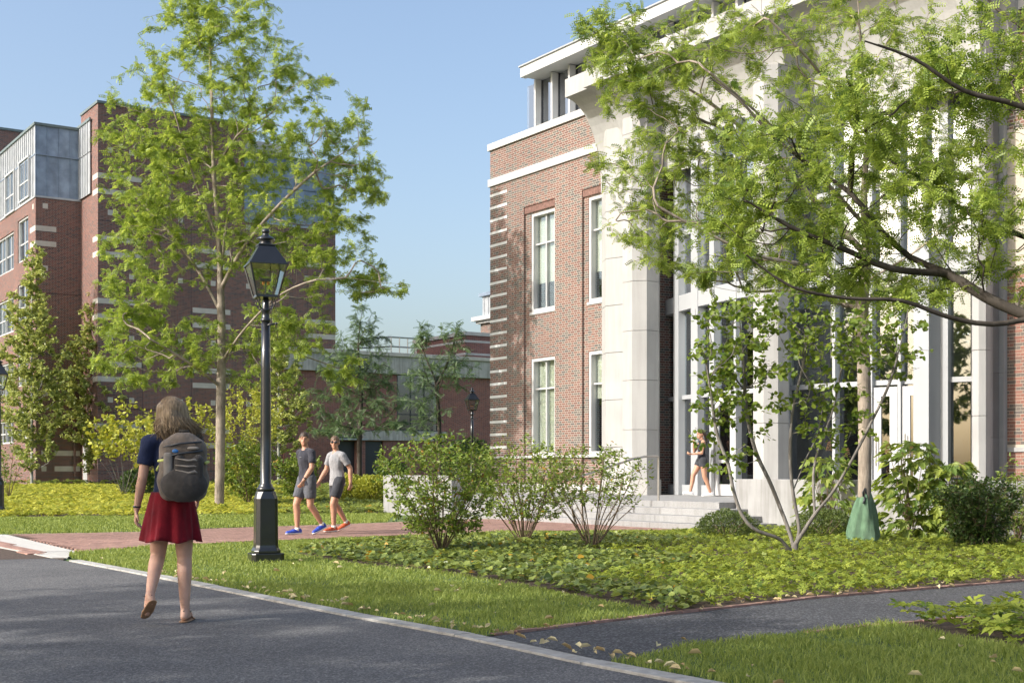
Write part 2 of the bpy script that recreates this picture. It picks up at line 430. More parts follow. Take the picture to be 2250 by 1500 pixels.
for i in range(-14, 4):                                        # stone slabs laid along the road direction
    for j in range(-3, 11):
        a = o0 + D2 * (i * .62) + D1 * (j * 1.2 + (i % 2) * .6)
        q = [a + D2 * .004 + D1 * .004, a + D2 * .616 + D1 * .004, a + D2 * .616 + D1 * 1.196, a + D2 * .004 + D1 * 1.196]
        if not (abs(sum(p.x for p in q) / 4 + 8) < 6): continue
        pl = clip_poly([(p.x, p.y) for p in q], apc)
        if len(pl) >= 3:
            mb = MB().prism(pl, -.05, .014 + random.uniform(0, .003)); mb.build('paving_slab', M['slab'], ap)
bs = MB()
bsp = empty('brick_band', (strip[2][0], strip[2][1], 0)); tag(bsp, kind='structure'); nb = 0
c0 = G(60, 1219)
for i in range(-3, 4):
    for j in range(-4, 40):
        a = c0 + D2 * (i * .105) + D1 * (j * .21 + (i % 2) * .105)
        if not (-10.5 < a.x < -5.5): continue
        q = [(p.x - strip[2][0], p.y - strip[2][1]) for p in (a, a + D2 * .098, a + D2 * .098 + D1 * .202, a + D1 * .202)]
        if in_poly(a.x, a.y, strip): MB().prism(q, -.04, .0235).build('brick', M['paver'], bsp); nb += 1
# brick path to the entrance
PU = [(15, 1175.5), (300, 1170.5), (453, 1163), (750, 1153), (850, 1149), (980, 1143), (1130, 1140)]
PL = [(1560, 1166), (1110, 1168), (750, 1183), (550, 1191), (333, 1201), (172, 1214)]
path_poly = g2(PU + PL)
bp = poly_sheet('brick_path', path_poly, .004, M['soil'])
bb = []; ctr = G(600, 1185)
for i in range(-80, 80):
    for j in range(-80, 80):
        a = ctr + D1 * (i * .105) + D2 * (j * .21 + (i % 2) * .105)
        if a.y > 34: continue
        bb.append(a)
bb = np.array([(p.x, p.y) for p in bb]); keep = in_poly(bb[:, 0], bb[:, 1], path_poly); bb = bb[keep]
order = np.argsort(bb[:, 1]); bb = bb[order]
bmesh_unit = MB().prism([(0, 0), (D2.x * .203, D2.y * .203), (D2.x * .203 + D1.x * .098, D2.y * .203 + D1.y * .098), (D1.x * .098, D1.y * .098)], 0, .03).mesh('brick', M['paver'])
vis = [i for i in range(len(bb)) if 0 < CX + F * bb[i][0] / bb[i][1] < 1130][:300]
vs = set(vis)
for i in vis:
    link('brick', bmesh_unit, bp, (bb[i][0], bb[i][1], -.012 + random.uniform(0, .004)))
rest = MB()
for i in range(len(bb)):
    if i in vs: continue
    x, y = bb[i]; z = .0185 + random.uniform(0, .004)
    rest.quad((x, y, z), (x + D2.x * .203, y + D2.y * .203, z), (x + D2.x * .203 + D1.x * .098, y + D2.y * .203 + D1.y * .098, z), (x + D1.x * .098, y + D1.y * .098, z))
rme = rest.mesh('brick_rows', M['paver']); rm = link('brick_rows', rme, bp); tag(rm, kind='stuff')
# asphalt footpath on the right
FU = [(1052, 1399), (1440, 1355), (1800, 1315), (2250, 1278)]; FL = [(2250, 1349), (1960, 1372), (1700, 1400), (1500, 1424), (1372, 1452)]
fu = g2(FU); fl = g2(FL)
fu = [KI[4] + (KI[4] - KI[3]).normalized() * .12] + fu[1:] + [fu[-1] + (fu[-1] - fu[-2]) * 3]
fl = [fl[0] + (fl[0] - fl[1]) * 4] + fl
fp = poly_sheet('footpath', [KI[4] + (KI[4] - KI[3]).normalized() * .1] + fu + fl + [KI[5] + (KI[5] - KI[4]).normalized() * .1], .006, M['asph2'])
for p, q in zip(*(lambda w: (w, w[1:]))(walk(fu, .205, .1)[:62])):  # brick edging along the bed
    t = (q - p).normalized(); nn = Vector((-t.y, t.x, 0)); a = p + t * .004; b = q - t * .004
    MB().prism([(a.x, a.y), (b.x, b.y), (b.x + nn.x * .06, b.y + nn.y * .06), (a.x + nn.x * .06, a.y + nn.y * .06)], -.03, .02 + random.uniform(0, .006)).build('edging_brick', M['paver'], fp)
for p, q in zip(*(lambda w: (w, w[1:]))(walk(fl[1:-2][::-1], .205, .3)[:24])):
    t = (q - p).normalized(); nn = Vector((t.y, -t.x, 0)); a = p + t * .004; b = q - t * .004
    MB().prism([(a.x, a.y), (a.x + nn.x * .06, a.y + nn.y * .06), (b.x + nn.x * .06, b.y + nn.y * .06), (b.x, b.y)], -.03, .02 + random.uniform(0, .006)).build('edging_brick', M['paver'], fp)
# lawns and beds (sheets; grass and plants are scattered on them later)
BL = [(640, 1219), (800, 1244), (1000, 1264), (1200, 1299), (1330, 1325), (1465, 1349)]      # front edge of the bed
BU = [(2600, 1158), (1720, 1168), (1530, 1172), (1350, 1181), (1000, 1191), (800, 1202)]      # back edge of the bed
lawn_near = KI[:5] + [fu[0]] + [fu[0].lerp(fu[1], .98)] + g2(BL[::-1]) + g2(BU[1:][::-1]) + [G(1650, 1168)] + [Vector((p.x, p.y, 0)) for p in g2([(1560, 1167.5), (1110, 1169), (750, 1184), (550, 1192), (333, 1202), (172, 1215), (150, 1222)])]
poly_sheet('lawn', lawn_near, .014, M['turf'])
bed_poly = g2(BL) + [p for p in fu[1:]] + [Vector((24, 24, 0)), Vector((18, 30, 0))] + g2(BU)
poly_sheet('planting_bed', bed_poly, .012, M['soil'])
lawn_low = [KI[5] + (KI[5] - KI[4]).normalized() * .06] + fl[::-1][:4] + g2([(1960, 1374), (2080, 1400), (2250, 1432)]) + [Vector((6, 8.2, 0)), Vector((8, -2, 0)), KI[8]] + KI[7:6:-1] + [KI[6]]
poly_sheet('lawn', lawn_low, .014, M['turf'])
bed_low = g2([(1960, 1374), (2080, 1400), (2250, 1432)]) + [Vector((6, 8.2, 0)), Vector((9, 11, 0)), fl[0], fl[1]]
poly_sheet('planting_bed', bed_low, .012, M['soil'])
# far side: lawn strip, yellow ground cover, far walk
def fpatch(*a, **k): return patch(*a, **k)
FLAWN = [(-500, 1180), (870, 1150), (870, 1126), (-500, 1142)]
fpatch('lawn', FLAWN, 20, 6, .002, M['turf'])
FBED = [(-500, 1142), (840, 1128), (835, 1082), (-500, 1082)]
fpatch('planting_bed', FBED, 20, 12, .004, M['soil'])
fpatch('far_walk', [(-400, 1079), (840, 1080), (840, 1076), (-400, 1075)], 16, 4, .01, M['slab'])

# ================================================================== RIGHT-HAND BUILDING (entrance front)
FR = Frame((-.707, 42.74, 0))
rb = empty('brick_building', FR.O, ROT)
tag(rb, 'tan brick building with white stone bands and tall columned glass entrance', 'building')
def window(parent, x0, x1, z0, z1, y, cols=2, transom=None, fw=.09, depth=.16, blind=0.0, sill=True, axis='y', fm='white', gm='glass', bar=.05, back=True):
    w, h = x1 - x0, z1 - z0
    mb = MB(); wall_mesh(mb, 0, w, 0, h, 0, depth, [(fw, w - fw, fw, h - fw)])
    o = mb.build('window', M[fm], parent, bevel=.004)
    if axis == 'y': o.location = (x0, y, z0)
    else: o.location = (y, x0, z0); o.rotation_euler = (0, 0, R(90))
    xe = [fw + (w - 2 * fw) * i / cols for i in range(cols + 1)]
    ze = [fw, h - fw] if transom is None else [fw, fw + (h - 2 * fw) * transom, h - fw]
    for x in xe[1:-1]: Box('mullion', o, M[fm], x - bar / 2, x + bar / 2, depth * .45, depth * .9, fw, h - fw)
    for z in ze[1:-1]: Box('transom', o, M[fm], fw, w - fw, depth * .45 - .003, depth * .9 - .003, z - bar / 2, z + bar / 2)
    for i in range(cols):
        for j in range(len(ze) - 1):
            Box('pane', o, M[gm], xe[i] + bar * .4, xe[i + 1] - bar * .4, depth * .7, depth * .7 + .008, ze[j] + bar * .4, ze[j + 1] - bar * .4)
    if blind: Box('blind', o, M['blind'], fw + .01, w - fw - .01, depth + .02, depth + .025, h - fw - (h - 2 * fw) * blind, h - fw)
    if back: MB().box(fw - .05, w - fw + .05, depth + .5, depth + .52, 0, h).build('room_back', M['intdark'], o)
    if sill: Box('sill', o, M[fm], -.05, w + .03, -.05, depth * .4, -.07, .004)
    return o
uW1a, _ = FR.on(1163); uW1b, _ = FR.on(1217); wW = uW1b - uW1a
uW2a, _ = FR.on(1289); uW2b = uW2a + wW
zU0 = FR.sz(1163, 687)[1]; zU1 = FR.sz(1163, 470)[1]; zL1 = FR.sz(1163, 788)[1]; zL0 = FR.sz(1165, 1001)[1]
zTop = FR.sz(1077, 333)[1]; zBand = FR.sz(1077, 412)[1]
zSold = FR.sz(1151, 456)[1]; zTab = FR.sz(1080, 1004)[1]
uP, _ = FR.on(1326)                                       # where the wing meets the stone pier
uR1a = FR.on(1151)[0]; uR2a = FR.on(1279)[0]
RC = .07                                                  # depth of the recessed window strips
holes = [(uW1a, uW1b, zU0, zU1), (uW1a, uW1b, zL0, zL1), (uW2a, uW2b, zU0, zU1), (uW2a, uW2b, zL0, zL1)]
mb = MB(); wall_mesh(mb, 0, uP + 2.0, .3, zTop, 0, RC, [(uR1a, uW1b + .05, .75, zSold), (uR2a, uW2b + .05, .75, zSold)])
mb.box(0.002, .4, RC + .002, 11, .3, zTop - .002)
mb.build('wall', M['brickR'], rb)
mb = MB(); wall_mesh(mb, .01, uP + 1.98, .31, zTop - .01, RC + .001, .38, holes); mb.build('wall', M['brickR'], rb)
for a, b in ((uR1a, uW1b + .05), (uR2a, uW2b + .05)):      # soldier course over each strip
    n = int((b - a) / .075)
    for i in range(n):
        x = a + (b - a) * i / n; Box('brick', rb, M['soldier'], x + .004, x + (b - a) / n - .004, .028, RC, zSold - .21, zSold - .004)
for ua, ub in ((uW1a, uW1b), (uW2a, uW2b)):
    window(rb, ua, ub, zU0, zU1, RC + .02, 2, .70, fw=.10, depth=.2, blind=.72, gm='glassw')
    window(rb, ua, ub, zL0, zL1, RC + .02, 2, .70, fw=.10, depth=.2, blind=1.0 if ua == uW1a else .45, gm='glassw')
# stone bands: lower white band in long pieces, coping, quoin strips, water table
def pieces(name, parent, mat, x0, x1, y0, y1, z0, z1, L, g=.006, bevel=.004):
    n = max(1, round((x1 - x0) / L))
    for i in range(n):
        a, b = x0 + (x1 - x0) * i / n, x0 + (x1 - x0) * (i + 1) / n
        Box(name, parent, M[mat], a + (g / 2 if i else 0), b - (g / 2 if i < n - 1 else 0), y0, y1, z0, z1, bevel)
pieces('stone_band', rb, 'limew', -.06, uP + .2, -.06, .05, zBand, zBand + .24, 1.9)
pieces('coping_stone', rb, 'limew', -.07, uP + .3, -.07, .9, zTop + .002, zTop + .22, 2.2)
Box('coping_stone', rb, M['lime'], -.07, .45, .9, 11, zTop + .002, zTop + .22)
uq = FR.on(1114)[0]; zq = FR.sz(1080, 428)[1]; k = 0
while zq - k * .4062 > zTab + .2:
    z = zq - k * .4062; Box('quoin_strip', rb, M['strip'], -.008, uq, -.008, .02, z - .08, z, .002); k += 1
pieces('water_table', rb, 'limew', -.05, uP + .1, -.055, .03, zTab - .05, zTab + .03, 1.8)
pieces('base_stone', rb, 'graniteD', -.08, uP + 1, -.08, .02, -.3, .76, 1.5)
# penthouse behind the coping
uPh = FR.on(1167, 1.1)[0]; zR1 = FR.sz(1143, 149, .2)[1]; zR0 = FR.sz(1143, 171, .2)[1]
uRf = FR.on(1143, .2)[0]; uEnd = 34.0
pieces('roof_fascia', rb, 'white', uRf, uEnd, .2, .42, zR0, zR1, 3.2, .008)
Box('roof_slab', rb, M['white'], uRf + .01, uEnd, .42, 10, zR0 + .03, zR1 - .01)
Box('roof_edge_trim', rb, M['metalw'], uRf - .04, uEnd, .15, .5, zR1 + .002, zR1 + .045)
Box('penthouse_glazing', rb, M['glasss'], uPh, uEnd, .95, .965, zTop + .2, zR0)
Box('penthouse_glazing', rb, M['glasss'], uPh - .01, uPh + .005, 1.12, 8, zTop + .2, zR0)
Box('penthouse_back_wall', rb, M['white'], uPh + .5, uEnd, 2.2, 2.3, zTop + .1, zR0 + .02)
i = 0; x = FR.on(1192, 1.0)[0]; step = FR.on(1229, 1.0)[0] - x
while x < uEnd:
    Box('penthouse_fin', rb, M['white'], x - .045, x + .045, .70, .948, zTop + .2, zR0 + .001, .004)
    if True: Box('penthouse_blind', rb, M['white'], x + .14, x + step - .10, 1.16, 1.17, zTop + .25 + (.3, 1.1, .6)[i % 3], zR0)
    Box('penthouse_mullion', rb, M['dark'], x + .05, x + .075, .92, .95, zTop + .2, zR0 + .001)
    x += step; i += 1
u0 = FR.on(1279, 3.0)[0]
Box('roof_plant_room', rb, M['zincp'], u0, u0 + 9, 3.0, 8, zR1, zR1 + 1.6)
# --- portico: three chamfered piers, cove, upper band
def pier(x0, x1, t, z0, z1, name='pier'):
    xa = FR.on(x0, t)[0]; 
    k = (x1 - CX) / F
    # octagon of across-flats w whose outline spans x0..x1
    def span(w):
        cx = 0; pts = oct_pts(0, 0, w); best = []
        return pts
    return xa
def oct_pts(cx, cy, w, c=.29):
    h = w / 2; q = w * c
    return [(cx - h + q, cy - h), (cx + h - q, cy - h), (cx + h, cy - h + q), (cx + h, cy + h - q), (cx + h - q, cy + h), (cx - h + q, cy + h), (cx - h, cy + h - q), (cx - h, cy - h + q)]
def px_of(u, t):
    w = FR.wor(u, t); return CX + F * w.x / w.y
def fit_pier(xl, xr, t):
    w = 1.0; u = FR.on((xl + xr) / 2, t)[0]
    for _ in range(30):
        p = [px_of(*q) for q in oct_pts(u, t, w)]
        w *= (xr - xl) / (max(p) - min(p)); u += ((xl + xr) / 2 - (max(p) + min(p)) / 2) / 60.
    return u, w
zPlat = .52
def stone_pier(xl, xr, t, ztop, cz):
    u, w = fit_pier(xl, xr, t)
    z = zPlat; hs = [.42] + [cz] * 20; k = 0
    while z < ztop - .05:
        z1 = min(z + hs[k], ztop)
        ww = w + (.07 if k == 0 else 0)
        MB().prism(oct_pts(u, t, ww), z, z1 - .014).build('pier_stone', M['graniteD'] if k == 0 else M['lime'], rb, bevel=.004)
        if k: MB().prism(oct_pts(u, t, w - .02), z - .02, z1 + .0).build('pier_joint', M['graniteD'], rb)
        z = z1; k += 1
    return u, w
zArch = 9.2
PJ = [stone_pier(1368, 1450, -.75, zArch + 2.2, 1.30), stone_pier(1655, 1733, -1.25, zArch + 1.2, 1.30), stone_pier(2135, 2176, -.75, zArch + 1.2, 1.30)]
# flat stone jamb that ties the first pier to the wing, and the one at the right-hand end
ua = FR.on(1327, -.25)[0]
zz = zPlat
while zz < 10.6:
    MB().prism([(ua, -.02), (ua + .02, -.34), (ua + .62, -.66), (ua + 1.2, -.5), (ua + 1.2, -.02)], zz, min(zz + 1.30, 10.6) - .014).build('jamb_stone', M['lime'], rb); zz += 1.30
ub = FR.on(2174, -.3)[0]; ub2 = FR.on(2209, -.06)[0]; zz = zPlat
while zz < 11.2:
    mbx = MB(); mbx.box(ub + .08, ub2 - .12, -.42, .3, zz, zz + 1.293); mbx.box(ub2 - .12, ub2, -.10, .3, zz, zz + 1.293); mbx.box(ub - .2, ub + .08, -.3, .3, zz, zz + 1.293)
    mbx.build('jamb_stone', M['lime'], rb); zz += 1.30
# right-hand brick wall with a stone string course
zs2 = FR.sz(2230, 988)[1]
mb = MB(); mb.box(ub2 + .002, ub2 + 9, 0, .5, .9, zTop); mb.build('wall', M['brickR'], rb)
# the nearest strip of that wall: every brick is a piece of its own
Box('mortar_bed', rb, M['mortar'], ub2 + .004, ub2 + .78, -.006, .01, .99, 8.0)
bk_s = MB().box(0, .193, -.012, .02, 0, .057).mesh('brick', M['onebrick']); bk_h = MB().box(0, .092, -.012, .02, 0, .057).mesh('brick', M['onebrick'])
cn = 0
for row in range(88):
    zb = 1.0 + row * .0677; xb = ub2 + .012 - (.1525 if row % 2 else 0); j = 0
    if abs(zb - zs2) < .09: continue
    while xb < ub2 + .66:
        me_, wb = ((bk_s, .203) if j % 2 == 0 else (bk_h, .102))
        if xb >= ub2 + .004 and cn < 300: link('brick', me_, rb, (xb, random.uniform(-.002, .001), zb)); cn += 1
        elif xb < ub2 and xb + wb > ub2 + .06 and cn < 300: link('brick', bk_h, rb, (ub2 + .012, random.uniform(-.002, .001), zb)).scale = ((xb + wb - ub2 - .022) / .092, 1, 1); cn += 1
        xb += wb; j += 1
Box('water_table', rb, M['lime'], ub2 + .03, ub2 + 9, -.05, 0, zs2 - .04, zs2 + .05, .004)
pieces('stone_band', rb, 'limew', ub2 + .01, ub2 + 9, -.06, .05, zBand, zBand + .24, 2.0)
pieces('coping_stone', rb, 'limew', uP + .3, ub2 + 9, -.07, .9, zTop + .002, zTop + .22, 2.2)
# wall above the entrance opening, cove cornice and soffit
uC0 = ua + .02; uC1 = ub2 + .3
mb = MB(); mb.box(uC0 + .4, uC1 - .4, -.3, .34, 9.75, zTop + .2); mb.build('upper_wall', M['lime'], rb)
prof = []
for i in range(13):
    a = i / 12 * math.pi / 2
    prof.append((-.30 - 1.25 * (1 - math.cos(a)), 9.15 + 2.35 * math.sin(a)))
prof = [(-.30, 9.0)] + prof
def cove(u0, u1, name):
    mb = MB()
    for (t0, z0), (t1, z1) in zip(prof, prof[1:]): mb.quad((u0, t0, z0), (u1, t0, z0), (u1, t1, z1), (u0, t1, z1))
    tl, zl = prof[-1]
    mb.quad((u0, tl, zl), (u1, tl, zl), (u1, tl, zl + .5), (u0, tl, zl + .5))
    mb.quad((u0, tl, zl + .5), (u1, tl, zl + .5), (u1, .3, zl + .5), (u0, .3, zl + .5))
    for u, fl in ((u0, 0), (u1, 1)):
        pts = [(u, t, z) for t, z in prof] + [(u, tl, zl + .5), (u, -.05, zl + .5), (u, -.05, 9.0)]
        mb.poly(pts if fl else pts[::-1])
    return mb.build(name, M['lime'], rb, smooth=False)
us = [uC0 - .1, PJ[0][0] + 2.3, PJ[1][0], PJ[1][0] + 3.2, uC1]
for a, b in zip(us, us[1:]): cove(a + .006, b - .006, 'cove_cornice')
# flared corbel at each pier, like a curved bracket
for (u, w) in PJ:
    mb = MB(); hw = w / 2
    for i in range(12):
        a0, a1 = i / 12 * math.pi / 2, (i + 1) / 12 * math.pi / 2
        g = lambda a: (hw * .7 + .45 * (1 - math.cos(a)), 8.7 + 2.6 * math.sin(a), -.9 - 1.2 * (1 - math.cos(a)))
        w0, z0, t0 = g(a0); w1, z1, t1 = g(a1)
        mb.quad((u - w0, t0, z0), (u + w0, t0, z0), (u + w1, t1, z1), (u - w1, t1, z1))
        mb.quad((u - w0, -.3, z0), (u - w0, t0, z0), (u - w1, t1, z1), (u - w1, -.3, z1))
        mb.quad((u + w0, t0, z0), (u + w0, -.3, z0), (u + w1, -.3, z1), (u + w1, t1, z1))
    mb.build('corbel', M['lime'], rb)
# entrance glazing behind the piers
tG = .45
uG0 = FR.on(1463, tG)[0]; uG1 = FR.on(2137, tG)[0]
mb = MB(); mb.box(FR.on(1449, 0)[0], uG0 - .01, 0, .5, .5, 9.8); mb.build('wall', M['brickR'], rb)
zF = 5.35
def bow(u):                                             # glazed front bows gently forward
    s = (u - uG0) / (uG1 - uG0); return tG - 1.0 * (1 - (2 * s - 1) ** 2)
cut = [1463, 1497, 1537, 1575, 1625, 1735, 1840, 1920, 1982, 2036, 2078, 2137]
uc = [uG0]
for x in cut[1:-1]:
    u = FR.on(x, tG)[0]
    for _ in range(8): u = FR.on(x, bow(u))[0]
    uc.append(u)
uc.append(uG1)
for i, (a, b) in enumerate(zip(uc, uc[1:])):
    ta, tb = bow(a), bow(b); L = math.hypot(b - a, tb - ta)
    bay = empty('glazed_bay', (a, ta, 0), math.atan2(tb - ta, b - a), rb)
    for z0, z1, gm in ((zPlat + .25, 3.05, 'glassb'), (3.12, zF - .05, 'glass'), (zF + .45, 7.35, 'glasss'), (7.45, 9.75, 'glasss')):
        Box('pane', bay, M[gm], .05, L - .05, .03, .042, z0, z1)
    Box('spandrel', bay, M['metalw'], -.02, L + .02, -.14, .12, zF, zF + .42, .01)
    Box('transom', bay, M['metalw'], 0, L, -.05, .08, 3.03, 3.14)
    Box('transom', bay, M['metalw'], 0, L, -.05, .08, 7.33, 7.47)
    Box('kick_plate', bay, M['metalw'], 0, L, -.05, .08, zPlat, zPlat + .27)
    wd = {1: .30, 2: .34, 3: .2, 10: .2}.get(i, .08)
    Box('mullion', bay, M['metalw'], -wd / 2, wd / 2, -.16, .10, zPlat, 9.8, .006)
    if i in (3, 7, 8):                                  # glazed doors
        d = .06 + (.0 if L < 2 else L - 1.1); e = L - .06
        mbd = MB(); wall_mesh(mbd, d, e, zPlat + .02, 2.98, -.12, -.055, [(d + .17, e - .17, zPlat + .30, 1.35), (d + .17, e - .17, 1.43, 2.78)])
        dr = mbd.build('door', M['white'], bay, bevel=.004)
        Box('pane', dr, M['glassb'], d + .16, e - .16, -.092, -.084, zPlat + .28, 2.8)
        MB().tube([(d + .09, -.19, 1.25), (d + .09, -.19, 1.95)], .016, 8).build('door_handle', M['steel'], dr)
    if i in (0, 4, 6): Box('blind', bay, M['blind'], .08, L - .08, .25, .255, 5.9 + .4 * (i % 3), 9.7)
    if i in (3, 5, 8): Box('blind', bay, M['blind'], .08, L - .08, .25, .255, 7.4, 9.7)
Box('wide_post', rb, M['metalw'], uc[9] - .02, uc[10], -.30, .1, zPlat, zF + .6, .01)
Box('interior_back_wall', rb, M['interior'], uG0 - .3, uG1 + .3, 6.0, 6.1, .4, 10)
Box('interior_floor', rb, M['conc'], uG0, uG1, .7, 6, .4, .5)
Box('interior_floor', rb, M['interior'], uG0, uG1, 1.2, 6, 5.2, 5.5)
Box('interior_ceiling', rb, M['interior'], uG0 - .2, uG1 + .2, .5, 6, 9.8, 9.9)
for q in range(4): Box('interior_partition', rb, M['intdark'], uG0 + 2.2 + q * 2.9, uG0 + 3.4 + q * 2.9, 3.0, 3.2, .5, 4.9)
Box('roof_deck', rb, M['conc'], .4, uEnd, 1.0, 11, zTop - .3, zTop + .1)
Box('back_wall', rb, M['brickR'], .4, uEnd, 11, 11.3, 0, zTop)
# --- terrace, steps, parapets
ter = empty('terrace', FR.wor(8, -5, 0), ROT); tag(ter, 'raised pale granite terrace in front of the glass entrance', 'terrace')
uL = 8.0; uRr = FR.on(1580, -5.0)[0]; o8 = (8, -5)
def tb(name, mat, x0, x1, y0, y1, z0, z1, par=ter, bevel=.006): return Box(name, par, M[mat], x0 - 8, x1 - 8, y0 + 5, y1 + 5, z0, z1, bevel)
tb('terrace_core', 'granite', 4.4, 32, -4.4, -.09, -.3, zPlat - .012)
for i in range(16):
    for j in range(4):
        a = 4.4 + i * 1.72; tb('paving_slab', 'granite', a + .003, a + 1.717, -4.4 + j * 1.07 + .003, -4.4 + (j + 1) * 1.07 - .003, zPlat - .05, zPlat, ter, 0)
st = empty('entrance_steps', FR.wor(8, -6.6, 0), ROT); tag(st, 'broad flight of pale granite steps up to the glass entrance', 'steps')
def sb(x0, x1, y0, y1, z0, z1): return Box('step_stone', st, M['granite'], x0 - 8, x1 - 8, y0 + 6.6, y1 + 6.6, z0, z1, .008)
TR = .40
for i in range(4):
    zt = zPlat - .13 * i; e = TR * i; x0, x1 = uL, uRr + e
    n = 5
    for q in range(n):
        a, b = x0 + (x1 - x0) * q / n, x0 + (x1 - x0) * (q + 1) / n
        sb(a + .003, b - (.003 if q < n - 1 else 0), -5.0 - e, -4.41, -.1 + .002 * i, zt)
    if i: sb(uRr + e - TR + .004, uRr + e - .001, -4.95 - e + TR, -4.605, -.1, zt - .001)
par = empty('parapet_wall', FR.wor(uRr + .3, -4.6, 0), ROT); tag(par, 'low pale concrete parapet wall right of the entrance steps', 'wall')
q0 = FR.on(1617, -4.6)[0]
for i in range(6):
    a = q0 + i * 2.6; Box('wall_panel', par, M['parap'], a - uRr - .3 + .003, a + 2.597 - uRr - .3, 0, .35, -.2, .985, .01)
par2 = empty('parapet_wall', FR.wor(4.35, -6.2, 0), ROT); tag(par2, 'low pale stone wall left of the steps behind the big shrub', 'wall')
for i in range(3): Box('wall_panel', par2, M['parap'], i * 1.2 + .003, i * 1.2 + 1.197, 0, .4, -.2, 1.04, .01)
Box('wall_panel', par2, M['parap'], 0.02, .4, .4, 1.8, -.2, 1.035, .01)
# handrail on the steps
hr = empty('handrail', FR.wor(FR.on(1447, -4.9)[0], -4.9, zPlat), ROT); tag(hr, 'slim bronze handrail beside the stone pier on the steps', 'handrail')
MB().tube([(0, 0, 0), (0, 0, .93), ], .022, 8).build('post', M['steel'], hr)
MB().tube([(0, .0, .93), (-.05, -.35, .93), (-.12, -.6, .88), (-.42, -2.1, .42)], .024, 8).build('rail', M['steel'], hr)
MB().tube([(-.36, -1.75, -.50), (-.36, -1.78, .50)], .022, 8).build('post', M['steel'], hr)

# ================================================================== LEFT-HAND BUILDING
FL_ = Frame((-24.8, 68.7, 0))
lb = empty('residence_building', FL_.O + Vector((0, 0, .3)), ROT)
tag(lb, 'tall dark red brick building with zinc clad top floor and pale bands', 'building')
zo = -.3
def lz(y, d): return CH + (HY - y) / F * d - .3
tT, dT = FL_.onx(178, 0)                                     # where the wing front meets the tower
zW = lz(433, 68.7); zWt = lz(274, 68.7); zWs = lz(338, 68.7)
xT = 3.1                                                     # the tower stands this far forward
tB, dB = FL_.onx(737, xT); tZ, dZ = FL_.onx(537, xT)
t215, d215 = FL_.onx(213, xT)
zT = lz(226, d215); zZ1 = lz(336, dZ); zZ0 = lz(487, dZ); zZs = lz(402, dZ)
mbw = MB()
# wing: lit long face with windows (plane y=0, normal -y), dark end (plane x=0)
wx = []
lh = []
rows = [(486, 596), (606, 720), (745, 850), (868, 975)]
for xa, xb in ((10, 30), (39, 62)):
    a, da = FL_.on(xa); b, db = FL_.on(xb)
    for y0, y1 in ((520, 602), (660, 736), (800, 872), (925, 975)) if xa == 10 else ((487, 580), (628, 716), (768, 850), (905, 965)):
        lh.append((a, b, lz(y1, da), lz(y0, da)))
extra = []
wd = lh[0][1] - lh[0][0]
for k in range(1, 5):
    for h in lh[:4]: extra.append((h[0] - k * 4.2, h[1] - k * 4.2, h[2], h[3])); extra.append((h[0] - k * 4.2 + 2.1, h[1] - k * 4.2 + 2.1, h[2], h[3]))
wall_mesh(mbw, -26, 0, -.5, zW, 0, .4, lh + extra)
mbw.build('wall', M['brickL'], lb)
mb = MB(); wall_mesh(mb, .4, tT + .5, -.5, zW, .0, -.4, [], axis='x'); mb.build('wall', M['brickL'], lb)
proto = None
for h in lh + extra[:16]:
    window(lb, h[0], h[1], h[2], h[3], .06, 2, .42, fw=.09, depth=.14, blind=.5, sill=True, bar=.07)
mb = MB(); mb.box(xT - 13.4, xT, tT, tB, -.5, zT - .01) if False else None
mb = MB()
# tower body: brick up to zZ0 on the right part, full height on the left part
wall_mesh(mb, tT, tB, -.5, zT, xT, xT - .4, [(tZ, tB + .1, zZ0, zT + .1)], axis='x')
wall_mesh(mb, xT - 3.1 + .002, xT - .4, -.5, zT, tT, tT + .4, [])
mb.box(xT - 9, xT - .4, tZ - .4, tZ, zZ0, zT - .002)
mb.box(xT - 9, xT - .41, tB - .4, tB - .001, -.5, zZ0 - .002)
mb.build('wall', M['brickL'], lb)
Box('roof_deck', lb, M['coping'], xT - 9, xT - .3, tT + .3, tZ, zT - .4, zT - .1)
Box('roof_deck', lb, M['coping'], -26, -.2, .2, 12, zWt - .2, zWt - .05)
def coping(x0, x1, y0, y1, z): Box('roof_coping', lb, M['coping'], x0, x1, y0, y1, z, z + .14, .01)
coping(xT - .5, xT + .06, tT - .06, tZ + .05, zT); coping(xT - 3.1, xT - .5, tT - .06, tT + .45, zT)
# zinc top storey of the wing: panels with standing seams
def zinc_y(x0, x1, y, z0, z1, L, mat, par=lb):              # facing -y
    n = max(1, round((x1 - x0) / L))
    for i in range(n):
        a, b = x0 + (x1 - x0) * i / n, x0 + (x1 - x0) * (i + 1) / n
        Box('zinc_panel', par, M[mat], a + .004, b - .004, y, y + .05, z0, z1); Box('standing_seam', par, M[mat], a - .012, a + .012, y - .045, y, z0, z1)
def zinc_x(y0, y1, x, z0, z1, L, mat, par=lb):              # facing +x
    n = max(1, round((y1 - y0) / L))
    for i in range(n):
        a, b = y0 + (y1 - y0) * i / n, y0 + (y1 - y0) * (i + 1) / n
        Box('zinc_panel', par, M[mat], x - .05, x, a + .004, b - .004, z0, z1); Box('standing_seam', par, M[mat], x, x + .045, a - .012, a + .012, z0, z1)
for z0, z1 in ((zW + .1, zWs - .03), (zWs + .03, zWt)):
    zinc_x(0, tT + .05, -.06, z0, z1, .55, 'zinc'); zinc_y(-12, -.06, .0, z0, z1, .45, 'zincp')  # sunlit side gets the paler zinc, shaded end the darker: light in the colour
for z0, z1 in ((zW + .1, zWs - .03), (zWs + .03, zWt + .1)):
    zinc_y(-.05, xT - 1.1, tT - .10, z0, z1, .42, 'zincp')
Box('zinc_core', lb, M['zinc'], -12, -.12, .06, tT + .4, zW, zWt - .02)
